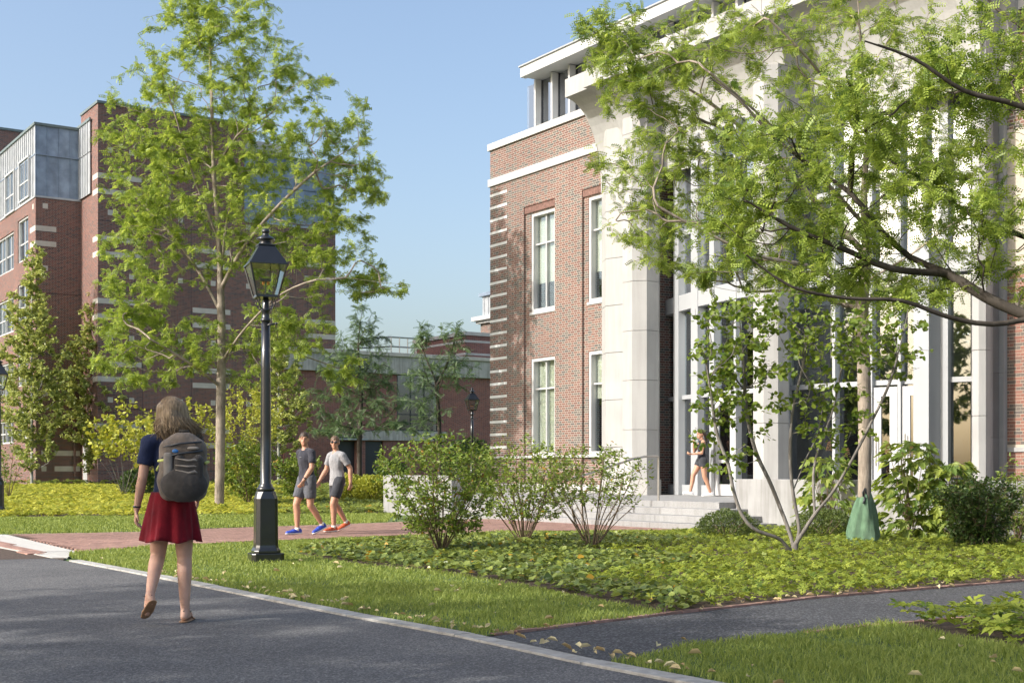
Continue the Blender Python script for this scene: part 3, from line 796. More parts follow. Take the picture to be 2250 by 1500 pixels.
Box('zinc_flashing', lb, M['zincp'], -12, -.0, -.04, .1, zW, zW + .1); Box('zinc_flashing', lb, M['zincp'], -.10, .04, -.04, tT, zW - .001, zW + .1)
Box('zinc_flashing', lb, M['zinc'], -.10, .02, 0, tT, zWs - .03, zWs + .03); Box('zinc_flashing', lb, M['zinc'], -12, -.1, -.03, .05, zWs - .031, zWs + .03)
coping(-12, .03, -.08, .3, zWt); coping(-.4, .031, .3, tT - .06, zWt - .002); coping(-.05, xT - 1.0, tT - .16, tT - .07, zWt + .1)
for xa, xb, ya, yb in ((13, 33, 387, 477), (43, 65, 358, 448)):
    a, da = FL_.on(xa, -.02); b, db = FL_.on(xb, -.02)
    window(lb, a, b, lz(yb, da), lz(ya, da), -.09, 2, .42, fw=.09, depth=.1, blind=.4, sill=False, bar=.07, back=False)
# zinc on the tower's right part
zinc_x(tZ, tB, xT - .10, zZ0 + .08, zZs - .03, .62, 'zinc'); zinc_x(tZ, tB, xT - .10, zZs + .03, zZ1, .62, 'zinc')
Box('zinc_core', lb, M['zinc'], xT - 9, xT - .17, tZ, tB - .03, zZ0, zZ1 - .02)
Box('zinc_flashing', lb, M['zincp'], xT - .2, xT + .03, tZ, tB, zZ0, zZ0 + .08); coping(xT - .5, xT - .02, tZ, tB + .03, zZ1)
a, da = FL_.onx(532, xT - 1.5); b, db = FL_.onx(637, xT - 1.5)
Box('roof_plant_room', lb, M['limeL'], xT - 4, xT - 1.5, a, b, zZ1 - .1, lz(305, da))
a, da = FL_.on(140, 5); Box('roof_plant_room', lb, M['zincp'], a, a + 3, 5, 9, zWt, lz(247, 69))
# pale stone bands (pieces sit 12 mm proud of the brick)
def band_x(y0, y1, x, z, h=.27): Box('stone_band', lb, M['limeL'], x - .05, x + .012, y0, y1, z, z + h)
def band_y(x0, x1, y, z, h=.27): Box('stone_band', lb, M['limeL'], x0, x1, y - .012, y + .05, z, z + h)
for y in (495, 528): z = lz(y + 11, 68.7); band_x(-.012, 1.05, 0, z); band_y(-1.15, -.0, 0, z)
for y in (990, 1024): z = lz(y + 11, 69.5); band_x(FL_.onx(120, 0)[0], tT - .05, 0, z); band_x(FL_.onx(91, 0)[0], FL_.onx(102, 0)[0], 0, z)
for y in (445, 582, 720, 858): z = lz(y + 11, 68.7); band_x(.36, .62, 0, z); band_y(-.62, -.4, 0, z)
for q in range(5):
    for y in (516, 550):
        z = lz(y + 12 + (q - 1) * 132 / 41 * F / 68, 67.6) if False else lz(y + 12, 67.4) + (1 - q) * 3.2
        if z > zT - .5 or z < .2: continue
        band_x(tT - .012, tT + 2.25, xT, z); band_y(xT - .9, xT - .0, tT, z)
        if z < zZ0 - .3: band_x(tB - 1.9, tB + .002, xT, z - .35); band_x(tT + 5.0, tT + 7.1, xT, z - .15)
    z = lz(470, 67.4) + (1 - q) * 3.2
    if z < zT - .4 and z > .3:
        for k in (.5, 1.6, 4.2, 6.0, 8.0):
            if z < zZ0 - .3 or k < 3: band_x(tT + k, tT + k + .27, xT, z)
    zj = lz(622, 67.4) + (1 - q) * 3.2
    if .5 < zj < zZ0: Box('control_joint', lb, M['dark'], xT - .02, xT + .006, tT, tB, zj, zj + .025); Box('control_joint', lb, M['dark'], -.02, .006, 0, tT, zj - .3, zj - .275)
for k in (2.28, 4.9, 11.6): Box('control_joint', lb, M['dark'], xT - .02, xT + .005, tT + k, tT + k + .025, 0, zZ0 - .1)
MB().tube([(.09, tT - .35, zo + .9), (.09, tT - .35, 4.6)], .06, 8).build('drain_pipe', M['brickL'], lb)
a = FL_.on(183, tT)[0]; Box('door', lb, M['white'], a, a + .75, tT - .02, tT + .05, -.2, lz(963, 67.8), .01)
# brick block behind on the left
bk = empty('rear_block', P(-40, 300, 84) * 1.0, ROT); bk.location.z = .4
tag(bk, 'plain brick block rising behind the zinc roof at left edge', 'building')
Box('wall', bk, M['brickL'], -4, 1.0, 0, 3.8, 0, 22.4); Box('wall', bk, M['brickL'], -4, .5, 3.8, 9, 0, 20.2)
Box('roof_coping', bk, M['coping'], -4, 1.06, -.06, 3.82, 22.4, 22.55); Box('roof_coping', bk, M['coping'], -4, .56, 3.82, 9.05, 20.2, 20.35)

# ================================================================== LOW BUILDING IN THE MIDDLE
FM = Frame(P(700, 1036, 74) - Vector((0, 0, CH)))
mbd = empty('low_brick_building', FM.O + Vector((0, 0, .42)), ROT); tag(mbd, 'low brick building with concrete cornice behind the dark trees', 'building')
def mz(y, d): return CH + (HY - y) / F * d - .42
ta, _ = FM.onx(733); tb_, _ = FM.onx(1100); tw0, d0 = FM.onx(872); tw1, d1 = FM.onx(966); td0, d2 = FM.onx(740); td1, _ = FM.onx(782); tg0, _ = FM.onx(799); tg1, d3 = FM.onx(842)
zc0 = mz(826, 78); zc1 = mz(788, 78)
mb = MB(); wall_mesh(mb, ta - 3, tb_ + 6, -.5, zc0, 0, -.4, [(tw0, tw1, mz(946, d0), mz(820, d0)), (td0, td1, -.5, mz(968, d2)), (tg0, tg1, -.5, mz(969, d3))], axis='x')
mb.build('wall', M['brickM'], mbd)
Box('cornice', mbd, M['conc'], -.4, .18, ta - 3, tb_ + 6, zc0 + .002, zc1, .02); Box('cornice_cap', mbd, M['limeL'], -.5, .3, ta - 3, tb_ + 6, zc1 + .002, zc1 + .22, .02)
Box('roof_deck', mbd, M['conc'], -12, -.4, ta - 3, tb_ + 6, zc0, zc1 - .1)
Box('concrete_band', mbd, M['conc'], 0, .12, tg0 - .1, tw1 + .4, mz(969, d3) + .05, mz(946, d0), .01)
w = window(mbd, tw0, tw1, mz(946, d0), mz(820, d0), -.05, 3, .28, fw=.08, depth=.15, fm='dark', gm='glassb', sill=False, axis='x')
Box('pale_box', w, M['blind'], .9, 1.15, .5, .55, 1.9, 2.4)  # plain cream box standing inside the window
Box('door', mbd, M['dark'], -.3, -.2, td0, td1, -.5, mz(968, d2)); Box('garage_door', mbd, M['dark'], -.26, -.16, tg0, tg1, -.5, mz(969, d3))
for k in range(9): Box('door_slat', mbd, M['dark'], -.16, -.135, tg0 + .05, tg1 - .05, .02 + k * .2, .17 + k * .2)
sg = Box('sign_board', mbd, M['dark'], 0, .1, td0 - .1, td1 + .1, mz(963, d2), mz(948, d2))
for k, wdt in enumerate((.10, .03, .10, .03, .11, .10, .03, .09, .09)): Box('sign_letter', sg, M['limeL'], .101, .112, td0 + .25 + k * .15, td0 + .25 + k * .15 + wdt, mz(958, d2), mz(958, d2) + .14)
Box('canopy', mbd, M['zincp'], 0, .5, td0 - .05, td1 + .5, mz(966, d2), mz(966, d2) + .08)
Box('entrance_pier', mbd, M['brickM'], 0, .25, td1 + .02, tg0 - .02, -.5, mz(969, d3))
ph0, dp = FM.onx(1022, -3); ph1, _ = FM.onx(1120, -3)
up0 = FM.on(924, ph0)[0]
zp0 = zc1 - .1; zp1 = mz(736, dp)
mb = MB(); mb.box(-9.5, -3, ph0, ph0 + 9, zp0, zp1); mb.build('penthouse_wall', M['brickM'], mbd)
Box('penthouse_coping', mbd, M['limeL'], -9.6, -2.9, ph0 - .1, ph0 + 9.1, zp1, zp1 + .22)
for f in (.38, .78): Box('stone_band', mbd, M['limeL'], -9.51, -2.985, ph0 - .015, ph0 + 9, zp0 + (zp1 - zp0) * f, zp0 + (zp1 - zp0) * f + .14)
rl = empty('roof_railing', FM.wor(-.6, FM.onx(830)[0], zc1 + .62), ROT); tag(rl, 'thin weathered railing on the low building roof', 'railing')
Lr = FM.onx(925)[0] - FM.onx(830)[0]
for hh in (.45, 1.0): MB().tube([(-2.2, -.0, hh), (0, 1.2, hh), (0, Lr, hh)], .045, 6).build('rail', M['steel'], rl)
for f in (0, .33, .66, 1.0): MB().tube([(0, 1.2 + (Lr - 1.2) * f, -.05), (0, 1.2 + (Lr - 1.2) * f, 1.0)], .035, 6).build('post', M['steel'], rl)
# far building whose corner shows beside the entrance wing
fbp = P(1056, 1036, 95); fb = empty('far_building', (fbp.x, fbp.y, 0), ROT); tag(fb, 'distant tan brick building corner with white cornice and grey roof', 'building')
zf = lambda y: CH + (HY - y) / F * 95
Box('wall', fb, M['brickR'], 0, 8, 0, 12, 0, zf(712)); Box('cornice', fb, M['white'], -.25, 8, -.25, 12, zf(712), zf(706)); Box('cornice', fb, M['white'], -.5, 8, -.5, 12, zf(706) + .002, zf(697))
Box('attic', fb, M['zincp'], .1, 8, .1, 12, zf(697) + .002, zf(652)); Box('attic_cap', fb, M['zinc'], -.1, 8, -.1, 12, zf(652), zf(645))
for k in range(6): Box('standing_seam', fb, M['zincp'], .3 + k * .6, .36 + k * .6, .05, .1, zf(697) + .01, zf(652))
# ================================================================== PLANTS
def unit(a): return a / (np.linalg.norm(a, axis=-1, keepdims=True) + 1e-9)
def pinnate(pairs=8, ll=.24, lw=.085):
    V, Fq = [], []
    for i in range(pairs):
        x = .16 + .84 * i / (pairs - 1); z = -.34 * x * x
        for s in (-1, 1):
            n = len(V); k = ll * (1.0 - .35 * abs(x - .5)); dx = .45
            ux, uy = dx, s * math.sqrt(1 - dx * dx); px, py = -uy, ux
            V += [(x, 0, z), (x + ux * k * .5 + px * lw / 2, uy * k * .5 + py * lw / 2, z - .02), (x + ux * k, uy * k, z - .08 * k - .03), (x + ux * k * .5 - px * lw / 2, uy * k * .5 - py * lw / 2, z - .02)]
            Fq.append((n, n + 1, n + 2, n + 3))
    n = len(V); V += [(0, -.008, 0), (0, .008, 0), (1, .004, -.34), (1, -.004, -.34)]; Fq.append((n, n + 1, n + 2, n + 3))
    return np.array(V), np.array(Fq)
def oval(w=.5, fold=.12, tip=.0):
    V = [(0, 0, 0), (.35, w / 2, fold), (.72, w * .42, fold * .8 - .04), (1, 0, -.1 + tip), (.72, -w * .42, fold * .8 - .04), (.35, -w / 2, fold), (.5, 0, 0)]
    return np.array(V), np.array([(0, 6, 2, 1), (6, 3, 2, 2), (0, 5, 4, 6), (6, 4, 3, 3)])
def oval_t(w=.5, fold=.12):
    V = [(0, 0, 0), (.32, w / 2, fold), (.7, w * .4, fold - .05), (1, 0, -.1), (.7, -w * .4, fold - .05), (.32, -w / 2, fold)]
    return np.array(V), np.array([(0, 3, 2, 1), (0, 5, 4, 3)])
def whorl(n=7, w=.42):
    V, Fq = [], []
    for i in range(n):
        a = 2 * math.pi * i / n + .3 * (i % 2); c, s = math.cos(a), math.sin(a); e = .10 if i % 2 else .02
        L = 1.0 if i % 2 else .82
        k = len(V)
        for x, y, z in ((.05, 0, .0), (.55, w / 2, e + .05), (1.0, 0, -.12 + e), (.55, -w / 2, e + .05)):
            x *= L; V.append((x * c - y * s, x * s + y * c, z))
        Fq.append((k, k + 1, k + 2, k + 3))
    return np.array(V), np.array(Fq)
def scatter(tmpl, pos, dirs, nrm, scale, rnd):
    """one mesh of many copies of a leaf template"""
    TV, TF = tmpl; n = len(pos)
    x = unit(dirs); y = unit(np.cross(nrm, x)); z = np.cross(x, y)
    s = np.asarray(scale).reshape(-1, 1, 1)
    V = pos[:, None, :] + s * (TV[None, :, 0:1] * x[:, None, :] + TV[None, :, 1:2] * y[:, None, :] + TV[None, :, 2:3] * z[:, None, :])
    Fq = TF[None] + (np.arange(n) * len(TV))[:, None, None]
    return V.reshape(-1, 3), Fq.reshape(-1, TF.shape[1]), np.repeat(rnd, len(TV))
class Tree:
    def __init__(s, seed=1): s.rng = np.random.default_rng(seed); s.p = []; s.par = []; s.main = []; s.rm = {}
    def line(s, pts, step=.25, main=True, rm=0.0):
        pts = [np.array(p, float) for p in pts]
        if s.p:
            A = np.array(s.p); i = int(np.argmin(np.linalg.norm(A - pts[0], axis=1))); pts = [A[i]] + pts[1:]; prev = i
        else: s.p.append(pts[0]); s.par.append(-1); s.main.append(True); prev = 0
        n = len(pts)
        for k in range(n - 1):                              # Catmull-Rom through the points
            p0, p1, p2, p3 = pts[max(k - 1, 0)], pts[k], pts[k + 1], pts[min(k + 2, n - 1)]
            m = max(1, int(np.linalg.norm(p2 - p1) / step))
            for j in range(1, m + 1):
                t = j / m
                q = .5 * (2 * p1 + (p2 - p0) * t + (2 * p0 - 5 * p1 + 4 * p2 - p3) * t * t + (3 * p1 - p0 - 3 * p2 + p3) * t ** 3)
                s.p.append(q); s.par.append(prev); s.main.append(main); prev = len(s.p) - 1
                if rm: s.rm[prev] = rm * (1 - .75 * (k + t) / (n - 1))
        return prev
    def reach(s, T, step=.22, up=.8, jit=.05, minz=-9, curl=.3, zlow=None):
        A = np.array(s.p); T = np.asarray(T)
        d0 = np.array([np.min(np.linalg.norm(A - t, axis=1)) for t in T]); T = T[np.argsort(d0)]
        cap = len(s.p) + len(T) * 14
        Pn = np.zeros((cap, 3)); Pn[:len(A)] = A; Dn = np.zeros((cap, 3)); n = len(A)
        for i in range(n):
            if s.par[i] >= 0: Dn[i] = A[i] - A[s.par[i]]
        Dn[:n] = unit(Dn[:n])
        for t in T:
            v = t - Pn[:n]; d = np.linalg.norm(v, axis=1) + 1e-6
            c = np.sum(v * Dn[:n], axis=1) / d
            cost = d * (1.5 - .6 * c) + up * np.maximum(0, Pn[:n, 2] - t[2])
            if zlow is not None: cost = cost + 50 * (Pn[:n, 2] < zlow)
            i = int(np.argmin(cost)); L = d[i]
            if L < .05: continue
            m = int(min(12, max(2, L / step))); p0 = Pn[i].copy(); c1 = p0 + Dn[i] * L * curl + np.array([0, 0, .06 * L]); prev = i
            for j in range(1, m + 1):
                if n >= cap - 1: break
                u = j / m; q = (1 - u) ** 2 * p0 + 2 * u * (1 - u) * c1 + u * u * t + s.rng.normal(0, jit * L / m * 1.5, 3) * (u < 1)
                Pn[n] = q; Dn[n] = unit(q - Pn[prev]); s.p.append(q); s.par.append(prev); s.main.append(False); prev = n; n += 1
    def finish(s, r_tip, r_base):
        P_ = np.array(s.p); par = np.array(s.par); n = len(P_); kids = np.zeros(n); 
        for i in range(n):
            if par[i] >= 0: kids[par[i]] += 1
        tips = (kids == 0).astype(float)
        for i in range(n - 1, 0, -1): tips[par[i]] += tips[i]
        k = math.log(r_base / r_tip) / math.log(max(2, tips[0])); r = r_tip * tips ** k
        for i, v in s.rm.items(): r[i] = max(r[i], v)
        s.P, s.PAR, s.R, s.T = P_, par, r, tips; return s
    def wood(s, name, mat, parent, k=6, rmin=0.0, origin=None):
        n = len(s.P); i = np.arange(1, n); a = s.PAR[i]
        Q = s.P - (origin if origin is not None else 0)
        best = np.full(n, -1); bt = np.zeros(n)
        for j in range(1, n):
            if s.T[j] > bt[s.PAR[j]]: bt[s.PAR[j]] = s.T[j]; best[s.PAR[j]] = j
        D = np.zeros((n, 3)); D[1:] = unit(Q[1:] - Q[s.PAR[1:]]); D[0] = D[best[0]]
        hb = best >= 0; D[hb] = unit(D[hb] + D[best[hb]])
        ref = unit(np.array([[.57, .80, .17]])); X = unit(np.cross(D, ref)); Y = np.cross(D, X)
        cont = best[a] == i
        ra = np.where(cont, s.R[a], np.minimum(s.R[a], s.R[i] * 1.25)); rb_ = s.R[i]
        xa = np.where(cont[:, None], X[a], X[i]); ya = np.where(cont[:, None], Y[a], Y[i])
        big = rb_ > .012; Vs = []; Fs = []; off = 0
        for sel, kk in ((big, k), (~big, 3)):
            if not sel.any(): continue
            an = np.arange(kk) * 2 * math.pi / kk; c = np.cos(an)[None, :, None]; sn = np.sin(an)[None, :, None]
            va = Q[a[sel]][:, None] + (xa[sel][:, None] * c + ya[sel][:, None] * sn) * ra[sel][:, None, None]
            vb = Q[i[sel]][:, None] + (X[i[sel]][:, None] * c + Y[i[sel]][:, None] * sn) * rb_[sel][:, None, None]
            V = np.concatenate([va, vb], 1); m = len(V)
            j = np.arange(kk); j2 = (j + 1) % kk; f = np.stack([j, j2, j2 + kk, j + kk], 1)
            Fs.append((f[None] + (np.arange(m) * 2 * kk)[:, None, None] + off).reshape(-1, 4)); Vs.append(V.reshape(-1, 3)); off += m * 2 * kk
        return link(name, np_mesh(name, np.concatenate(Vs), np.concatenate(Fs), mat, smooth=True), parent)
    def leaves(s, name, tmpl, mat, parent, size, per=3, maxtips=3, droop=.25, flat=.6, origin=None, spread=1.0, zmin=None, bright=.5, jit=.06):
        i = np.where((s.T <= maxtips) & (s.PAR >= 0) & ~np.array(s.main))[0]
        if zmin is not None: i = i[s.P[i][:, 2] > zmin]
        i = np.repeat(i, per); n = len(i); rg = s.rng
        u = rg.random((n, 1)); pos = s.P[s.PAR[i]] * (1 - u) + s.P[i] * u
        bd = unit(s.P[i] - s.P[s.PAR[i]])
        rd = unit(rg.normal(0, 1, (n, 3)) * np.array([1, 1, .55]))
        di = unit(bd * .55 + rd * spread + np.array([0, 0, -droop]))
        nr = unit(np.array([0, 0, 1.0]) + rg.normal(0, flat, (n, 3)))
        pos = pos + rg.normal(0, jit, (n, 3)) * .5
        rn = np.clip(rg.normal(bright, .30, n), 0, .95); rn[rg.random(n) < .015] = 1
        V, Fq, at = scatter(tmpl, pos, di, nr, size * rg.uniform(.7, 1.2, n), rn)
        if origin is not None: V = V - origin
        return link(name, np_mesh(name, V, Fq, mat, attr=at), parent), n
def ell(rng, specs, d):
    """points inside ellipsoids given as photo ellipses (cx,cy,rx,ry,n,dd) around distance d"""
    out = []
    for cx, cy, rx, ry, n, *dd in specs:
        v = unit(rng.normal(0, 1, (n, 3))) * (rng.random((n, 1)) ** (1 / 2.4)); dm = d + (dd[0] if dd else 0)
        dz = (dd[1] if len(dd) > 1 else .5 * (rx + ry) / F * d)
        for a, b, c in v: out.append(P(cx + a * rx, cy + b * ry, dm + c * dz))
    return np.array(out)
LF = {}
LF['locust'] = leafmat('honey_locust_leaf', (.12, .195, .032), (.38, .47, .090), .44)
LF['locust2'] = leafmat('near_locust_leaf', (.085, .15, .025), (.36, .45, .085), .43)
LF['locustd'] = leafmat('shaded_locust_leaf', (.05, .095, .045), (.14, .21, .085), .34)  # locust leaf darkened: the shade on these trees is put into its colour
LF['pear'] = leafmat('glossy_green_leaf', (.13, .19, .04), (.40, .44, .13), .32, .35)
LF['redbud'] = leafmat('rounded_green_leaf', (.075, .14, .02), (.22, .29, .045), .42, .45)
LF['shrub'] = leafmat('shrub_leaf', (.075, .13, .022), (.25, .33, .055), .34, .45, autumn=(.38, .22, .03))
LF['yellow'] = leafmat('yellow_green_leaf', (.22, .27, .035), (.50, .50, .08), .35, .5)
LF['box'] = leafmat('boxwood_leaf', (.040, .075, .018), (.13, .17, .04), .2, .4)
LF['hyd'] = leafmat('lobed_leaf', (.10, .17, .03), (.27, .33, .06), .35, .5)
LF['vib'] = leafmat('dark_shrub_leaf', (.03, .065, .018), (.10, .16, .035), .25, .4)
LF['pach'] = leafmat('ground_cover_leaf', (.10, .16, .025), (.34, .40, .062), .35, .5)
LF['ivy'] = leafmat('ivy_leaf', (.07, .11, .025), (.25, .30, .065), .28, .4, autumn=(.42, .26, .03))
LF['grass'] = leafmat('grass_blade', (.12, .18, .025), (.33, .38, .095), .35, .6)
LF['dry'] = leafmat('dry_leaf', (.42, .30, .13), (.70, .62, .36), .2, .7)
BK = {}
BK['grey'] = barkmat('grey_bark', (.12, .10, .08), (.34, .29, .23))
BK['tan'] = barkmat('tan_bark', (.12, .10, .08), (.44, .37, .30), 16)
BK['dark'] = barkmat('dark_bark', (.032, .027, .023), (.095, .08, .066))
BK['silver'] = barkmat('silver_bark', (.085, .077, .07), (.30, .275, .25), 14)
BK['twig'] = barkmat('shrub_stem', (.10, .07, .045), (.33, .25, .17), 20)
BK['pale'] = barkmat('pale_bark', (.24, .25, .22), (.48, .48, .43))
PIN8 = pinnate(5, .30, .19); PIN5 = pinnate(4, .36, .25); PINF = pinnate(6, .22, .14); OV = oval_t(.55, .10); RND = oval_t(.85, .08); LONG = oval_t(.38, .08)
def tree(name, label, base, lines, targets, leaf, lm, bm, r_tip, r_base, size, per, maxtips=3, seed=1, step=.25, k=7, cat='tree', group=None, bright=.5, droop=.25, flat=.6, up=.8, zlow=None, curl=.3, jit=.05, rstep=.22, mainr=0.0):
    t = Tree(seed)
    for i, l in enumerate(lines): t.line(l, step, rm=mainr if i else 0.0)
    t.reach(targets, rstep, up=up, zlow=zlow, curl=curl, jit=jit); t.finish(r_tip, r_base)
    b = np.array(base); e = empty(name, base); tag(e, label, cat, group)
    t.wood('trunk' if cat == 'tree' else 'stems', bm, e, k, origin=b)
    _, n = t.leaves('crown' if cat == 'tree' else 'foliage', leaf, lm, e, size, per, maxtips, droop, flat, origin=b, bright=bright)
    return e, t
rng = np.random.default_rng(5)
# --- the big honey locust on the left
b0 = G(482, 1118); d0 = b0.y
L = lambda pts, d: [P(x, y, d + (q[0] if q else 0)) for x, y, *q in pts]
lines = [[b0] + L([(484, 1000), (486, 850), (487, 720), (484, 610), (480, 500), (470, 380), (466, 250), (462, 120), (464, 10), (468, -70)], d0),
    L([(487, 700), (445, 610, .5), (385, 525, 1), (315, 450, 1.4), (250, 370, 1.6)], d0), L([(485, 650), (525, 560, -.5), (595, 470, -1), (690, 380, -1.2), (780, 320, -1.2)], d0),
    L([(486, 800), (540, 720, -.8), (620, 645, -1.6), (720, 610, -2), (820, 618, -2), (885, 625, -2)], d0), L([(486, 850), (420, 800, -.8), (330, 745, -1.4), (260, 720, -1.6)], d0),
    L([(484, 610), (500, 480, .8), (530, 350, 1.2), (560, 200, 1.4), (590, 90, 1.4)], d0), L([(481, 520), (430, 400, -.8), (390, 270, -1.2), (350, 140, -1.4)], d0),
    L([(486, 780), (560, 760, 1), (660, 780, 1.6), (760, 815, 1.8)], d0), L([(470, 380), (520, 300, -1), (600, 230, -1.6), (680, 160, -1.8)], d0)]
tg = ell(rng, [(470, 120, 190, 170, 255), (330, 330, 130, 200, 225), (620, 270, 200, 160, 225), (760, 400, 110, 120, 120), (500, 430, 230, 180, 225), (300, 580, 110, 150, 127), (690, 560, 170, 110, 142), (820, 625, 80, 35, 39),
    (300, 720, 100, 60, 75), (640, 720, 130, 80, 82), (760, 815, 55, 50, 30), (420, 760, 120, 70, 67), (300, 800, 130, 60, 60), (560, 800, 90, 60, 40), (480, 20, 130, 80, 75)], d0)
tree('honey_locust_tree', 'large feathery honey locust behind the black lamp post', b0, lines, tg, PIN5, LF['locust'], BK['tan'], .005, .145, .17, 11, 3, 3, .35, group='honey locust trees', rstep=.30)
# --- young honey locust with the green watering bag, right
b1 = G(1898, 1196); d1_ = b1.y
lines = [[b1] + L([(1899, 1090), (1900, 950), (1897, 800), (1893, 680), (1903, 560), (1898, 430), (1905, 300), (1895, 150), (1885, 0), (1880, -120)], d1_),
    L([(1897, 640), (1790, 590, -.6), (1660, 560, -1), (1530, 500, -1.2), (1420, 440, -1.3), (1330, 400, -1.4)], d1_), L([(1900, 560), (1780, 430, .5), (1650, 300, .9), (1520, 200, 1.1), (1380, 140, 1.2)], d1_),
    L([(1898, 430), (1960, 300, .4), (2030, 180, .8), (2090, 60, 1)], d1_), L([(1903, 330), (1830, 200, -.6), (1740, 90, -1), (1650, 10, -1.2)], d1_), L([(1898, 480), (1720, 300, -1), (1560, 160, -1.6), (1440, 60, -1.8)], d1_),
    L([(1895, 690), (1760, 640, .8), (1620, 640, 1), (1500, 610, 1.1)], d1_), L([(1896, 620), (2000, 560, -.4), (2110, 480, -.8), (2210, 430, -.9)], d1_)]
tg = ell(rng, [(1880, 160, 300, 260, 243), (1540, 120, 240, 130, 162), (1380, 160, 120, 100, 81), (1480, 330, 200, 130, 141), (1420, 500, 100, 90, 45), (1700, 440, 230, 160, 162), (1600, 600, 170, 50, 56), (2020, 400, 200, 200, 121), (1330, 60, 80, 70, 35), (1900, 620, 170, 60, 48)], d1_)
tg = tg[tg[:, 2] > P(0, 690, d1_).z]
tree('honey_locust_tree', 'young honey locust with tan trunk and green bag at its foot', b1, lines, tg, PIN8, LF['locust2'], BK['tan'], .0040, .105, .130, 9, 3, 8, .2, group='honey locust trees', zlow=P(0, 720, d1_).z, rstep=.17)
# --- nearer tree whose boughs reach in from the right
dB_ = 14.0; bB = Vector(((2760 - CX) / F * dB_, dB_, 0))
lines = [[bB] + L([(2755, 1000), (2745, 850), (2700, 600), (2690, 350), (2680, 100), (2680, -200)], dB_), L([(2722, 700), (2600, 690), (2420, 688, -.2), (2300, 694, -.3), (2180, 712, -.4), (2080, 695, -.5), (1980, 660, -.6), (1860, 655, -.7), (1740, 630, -.8), (1640, 560, -.8)], dB_),
    L([(2250, 690, -.3), (2170, 655, -.2), (2080, 600, 0), (2000, 565, .2), (1940, 510, .3), (1868, 424, .4), (1790, 372, .5), (1700, 300, .6), (1620, 215, .7), (1560, 170, .8)], dB_), L([(1868, 424, .4), (1872, 340, .2), (1885, 250, 0), (1860, 170, -.1)], dB_),
    L([(2700, 600), (2500, 380, .6), (2350, 150, .8), (2250, 62, .9), (2190, 20, 1), (2140, -40, 1)], dB_), L([(2700, 560), (2450, 330, -.5), (2250, 236, -.7), (2120, 200, -.8), (2010, 130, -.9), (1900, 90, -1)], dB_),
    L([(2720, 700), (2480, 600, .4), (2250, 520, .6), (2130, 470, .7), (2020, 390, .8), (1930, 340, .9)], dB_), L([(2080, 600, 0), (1960, 590, -.2), (1850, 545, -.3), (1740, 500, -.4), (1640, 440, -.5)], dB_)]
tg = ell(rng, [(2090, 420, 230, 190, 118), (1780, 520, 210, 100, 75), (2160, 130, 180, 150, 87), (1720, 330, 220, 140, 77), (2250, 560, 160, 110, 50), (1880, 250, 130, 130, 50), (2400, 300, 250, 300, 87), (1600, 480, 120, 90, 30), (2090, 180, 170, 70, 44), (2000, 640, 200, 40, 34), (1780, 610, 150, 50, 26)], dB_)
tree('honey_locust_tree', 'dark boughs of a near honey locust reaching in from the right edge', bB, lines, tg, PIN8, LF['locust2'], BK['dark'], .0030, .078, .122, 8, 3, 12, .15, group='honey locust trees', zlow=P(0, 800, dB_).z, rstep=.13, mainr=.042)
# --- small many-stemmed tree in the bed
b2 = G(1748, 1224); d2_ = b2.y
lines = [[b2] + L([(1748, 1195), (1756, 1165), (1742, 1080, .1), (1736, 1000, .1), (1742, 900, .1), (1765, 800, .1), (1775, 720, .1)], d2_),
    [b2] + L([(1715, 1185, -.1), (1690, 1175, -.15), (1655, 1160, -.2), (1630, 1130, -.2), (1612, 1080, -.2), (1600, 1020, -.2), (1575, 950, -.2), (1560, 850, -.2), (1545, 760, -.2)], d2_), [b2] + L([(1738, 1180, .1), (1720, 1130, .15), (1692, 1060, .2), (1660, 990, .25), (1640, 900, .3), (1634, 800, .3), (1625, 700, .3)], d2_),
    L([(1750, 1195), (1790, 1130, -.15), (1830, 1080, -.25), (1872, 1010, -.3), (1908, 940, -.3), (1955, 840, -.3), (1985, 730, -.3), (1995, 680, -.3)], d2_), L([(1790, 1130, -.15), (1790, 1020, .1), (1830, 900, .2), (1852, 800, .2), (1885, 720, .2)], d2_), L([(1742, 1080, .1), (1770, 1010, .3), (1800, 940, .4), (1815, 820, .5)], d2_)]
tg = ell(rng, [(1760, 750, 240, 110, 190), (1600, 790, 100, 140, 120), (1680, 680, 160, 60, 70), (1940, 750, 115, 100, 75), (1760, 890, 170, 80, 75), (1560, 890, 70, 90, 34), (1600, 1000, 80, 60, 18), (1850, 960, 80, 60, 18)], d2_)
tree('small_ornamental_tree', 'small many-stemmed tree with silvery trunks leaning out over ground cover', b2, lines, tg, RND, LF['redbud'], BK['silver'], .0032, .05, .072, 4, 2, 21, .08, flat=.9, droop=.45, rstep=.09, jit=.09)
# --- trees along the left building
def col_tree(px, py, top, hw, label, seed, leaf, size, n=150, d=None, ybot=.72, lm='pear', bark='pale', per=6, dd=None, group='young trees by the left building', name='young_tree', rb=.07):
    b = G(px, py) if d is None else Vector(((px - CX) / F * d, d, gz(0, d))); dd_ = b.y
    H = HY + (CH - gz(0, dd_)) * F / dd_
    lines = [[b] + L([(px, H - (H - top) * f) for f in (.2, .45, .7, .98)], dd_)]
    rg = np.random.default_rng(seed); specs = []
    for f0, wf in ((.12, .35), (.28, .72), (.48, 1.0), (.66, .9), (.80, .6)):
        cy = top + (H - top) * f0 * 1.0
        if f0 < ybot + .1: specs.append((px + rg.uniform(-.1, .1) * hw, cy, hw * wf, (H - top) * .15, int(n * wf / 1.6)))
    T = ell(rg, specs, dd_)
    return tree(name, label, b, lines, T, leaf, LF[lm], BK[bark], .006, rb, size, per, 4, seed, .35, group=group, flat=.7, up=1.6, rstep=.28, bright=.72)
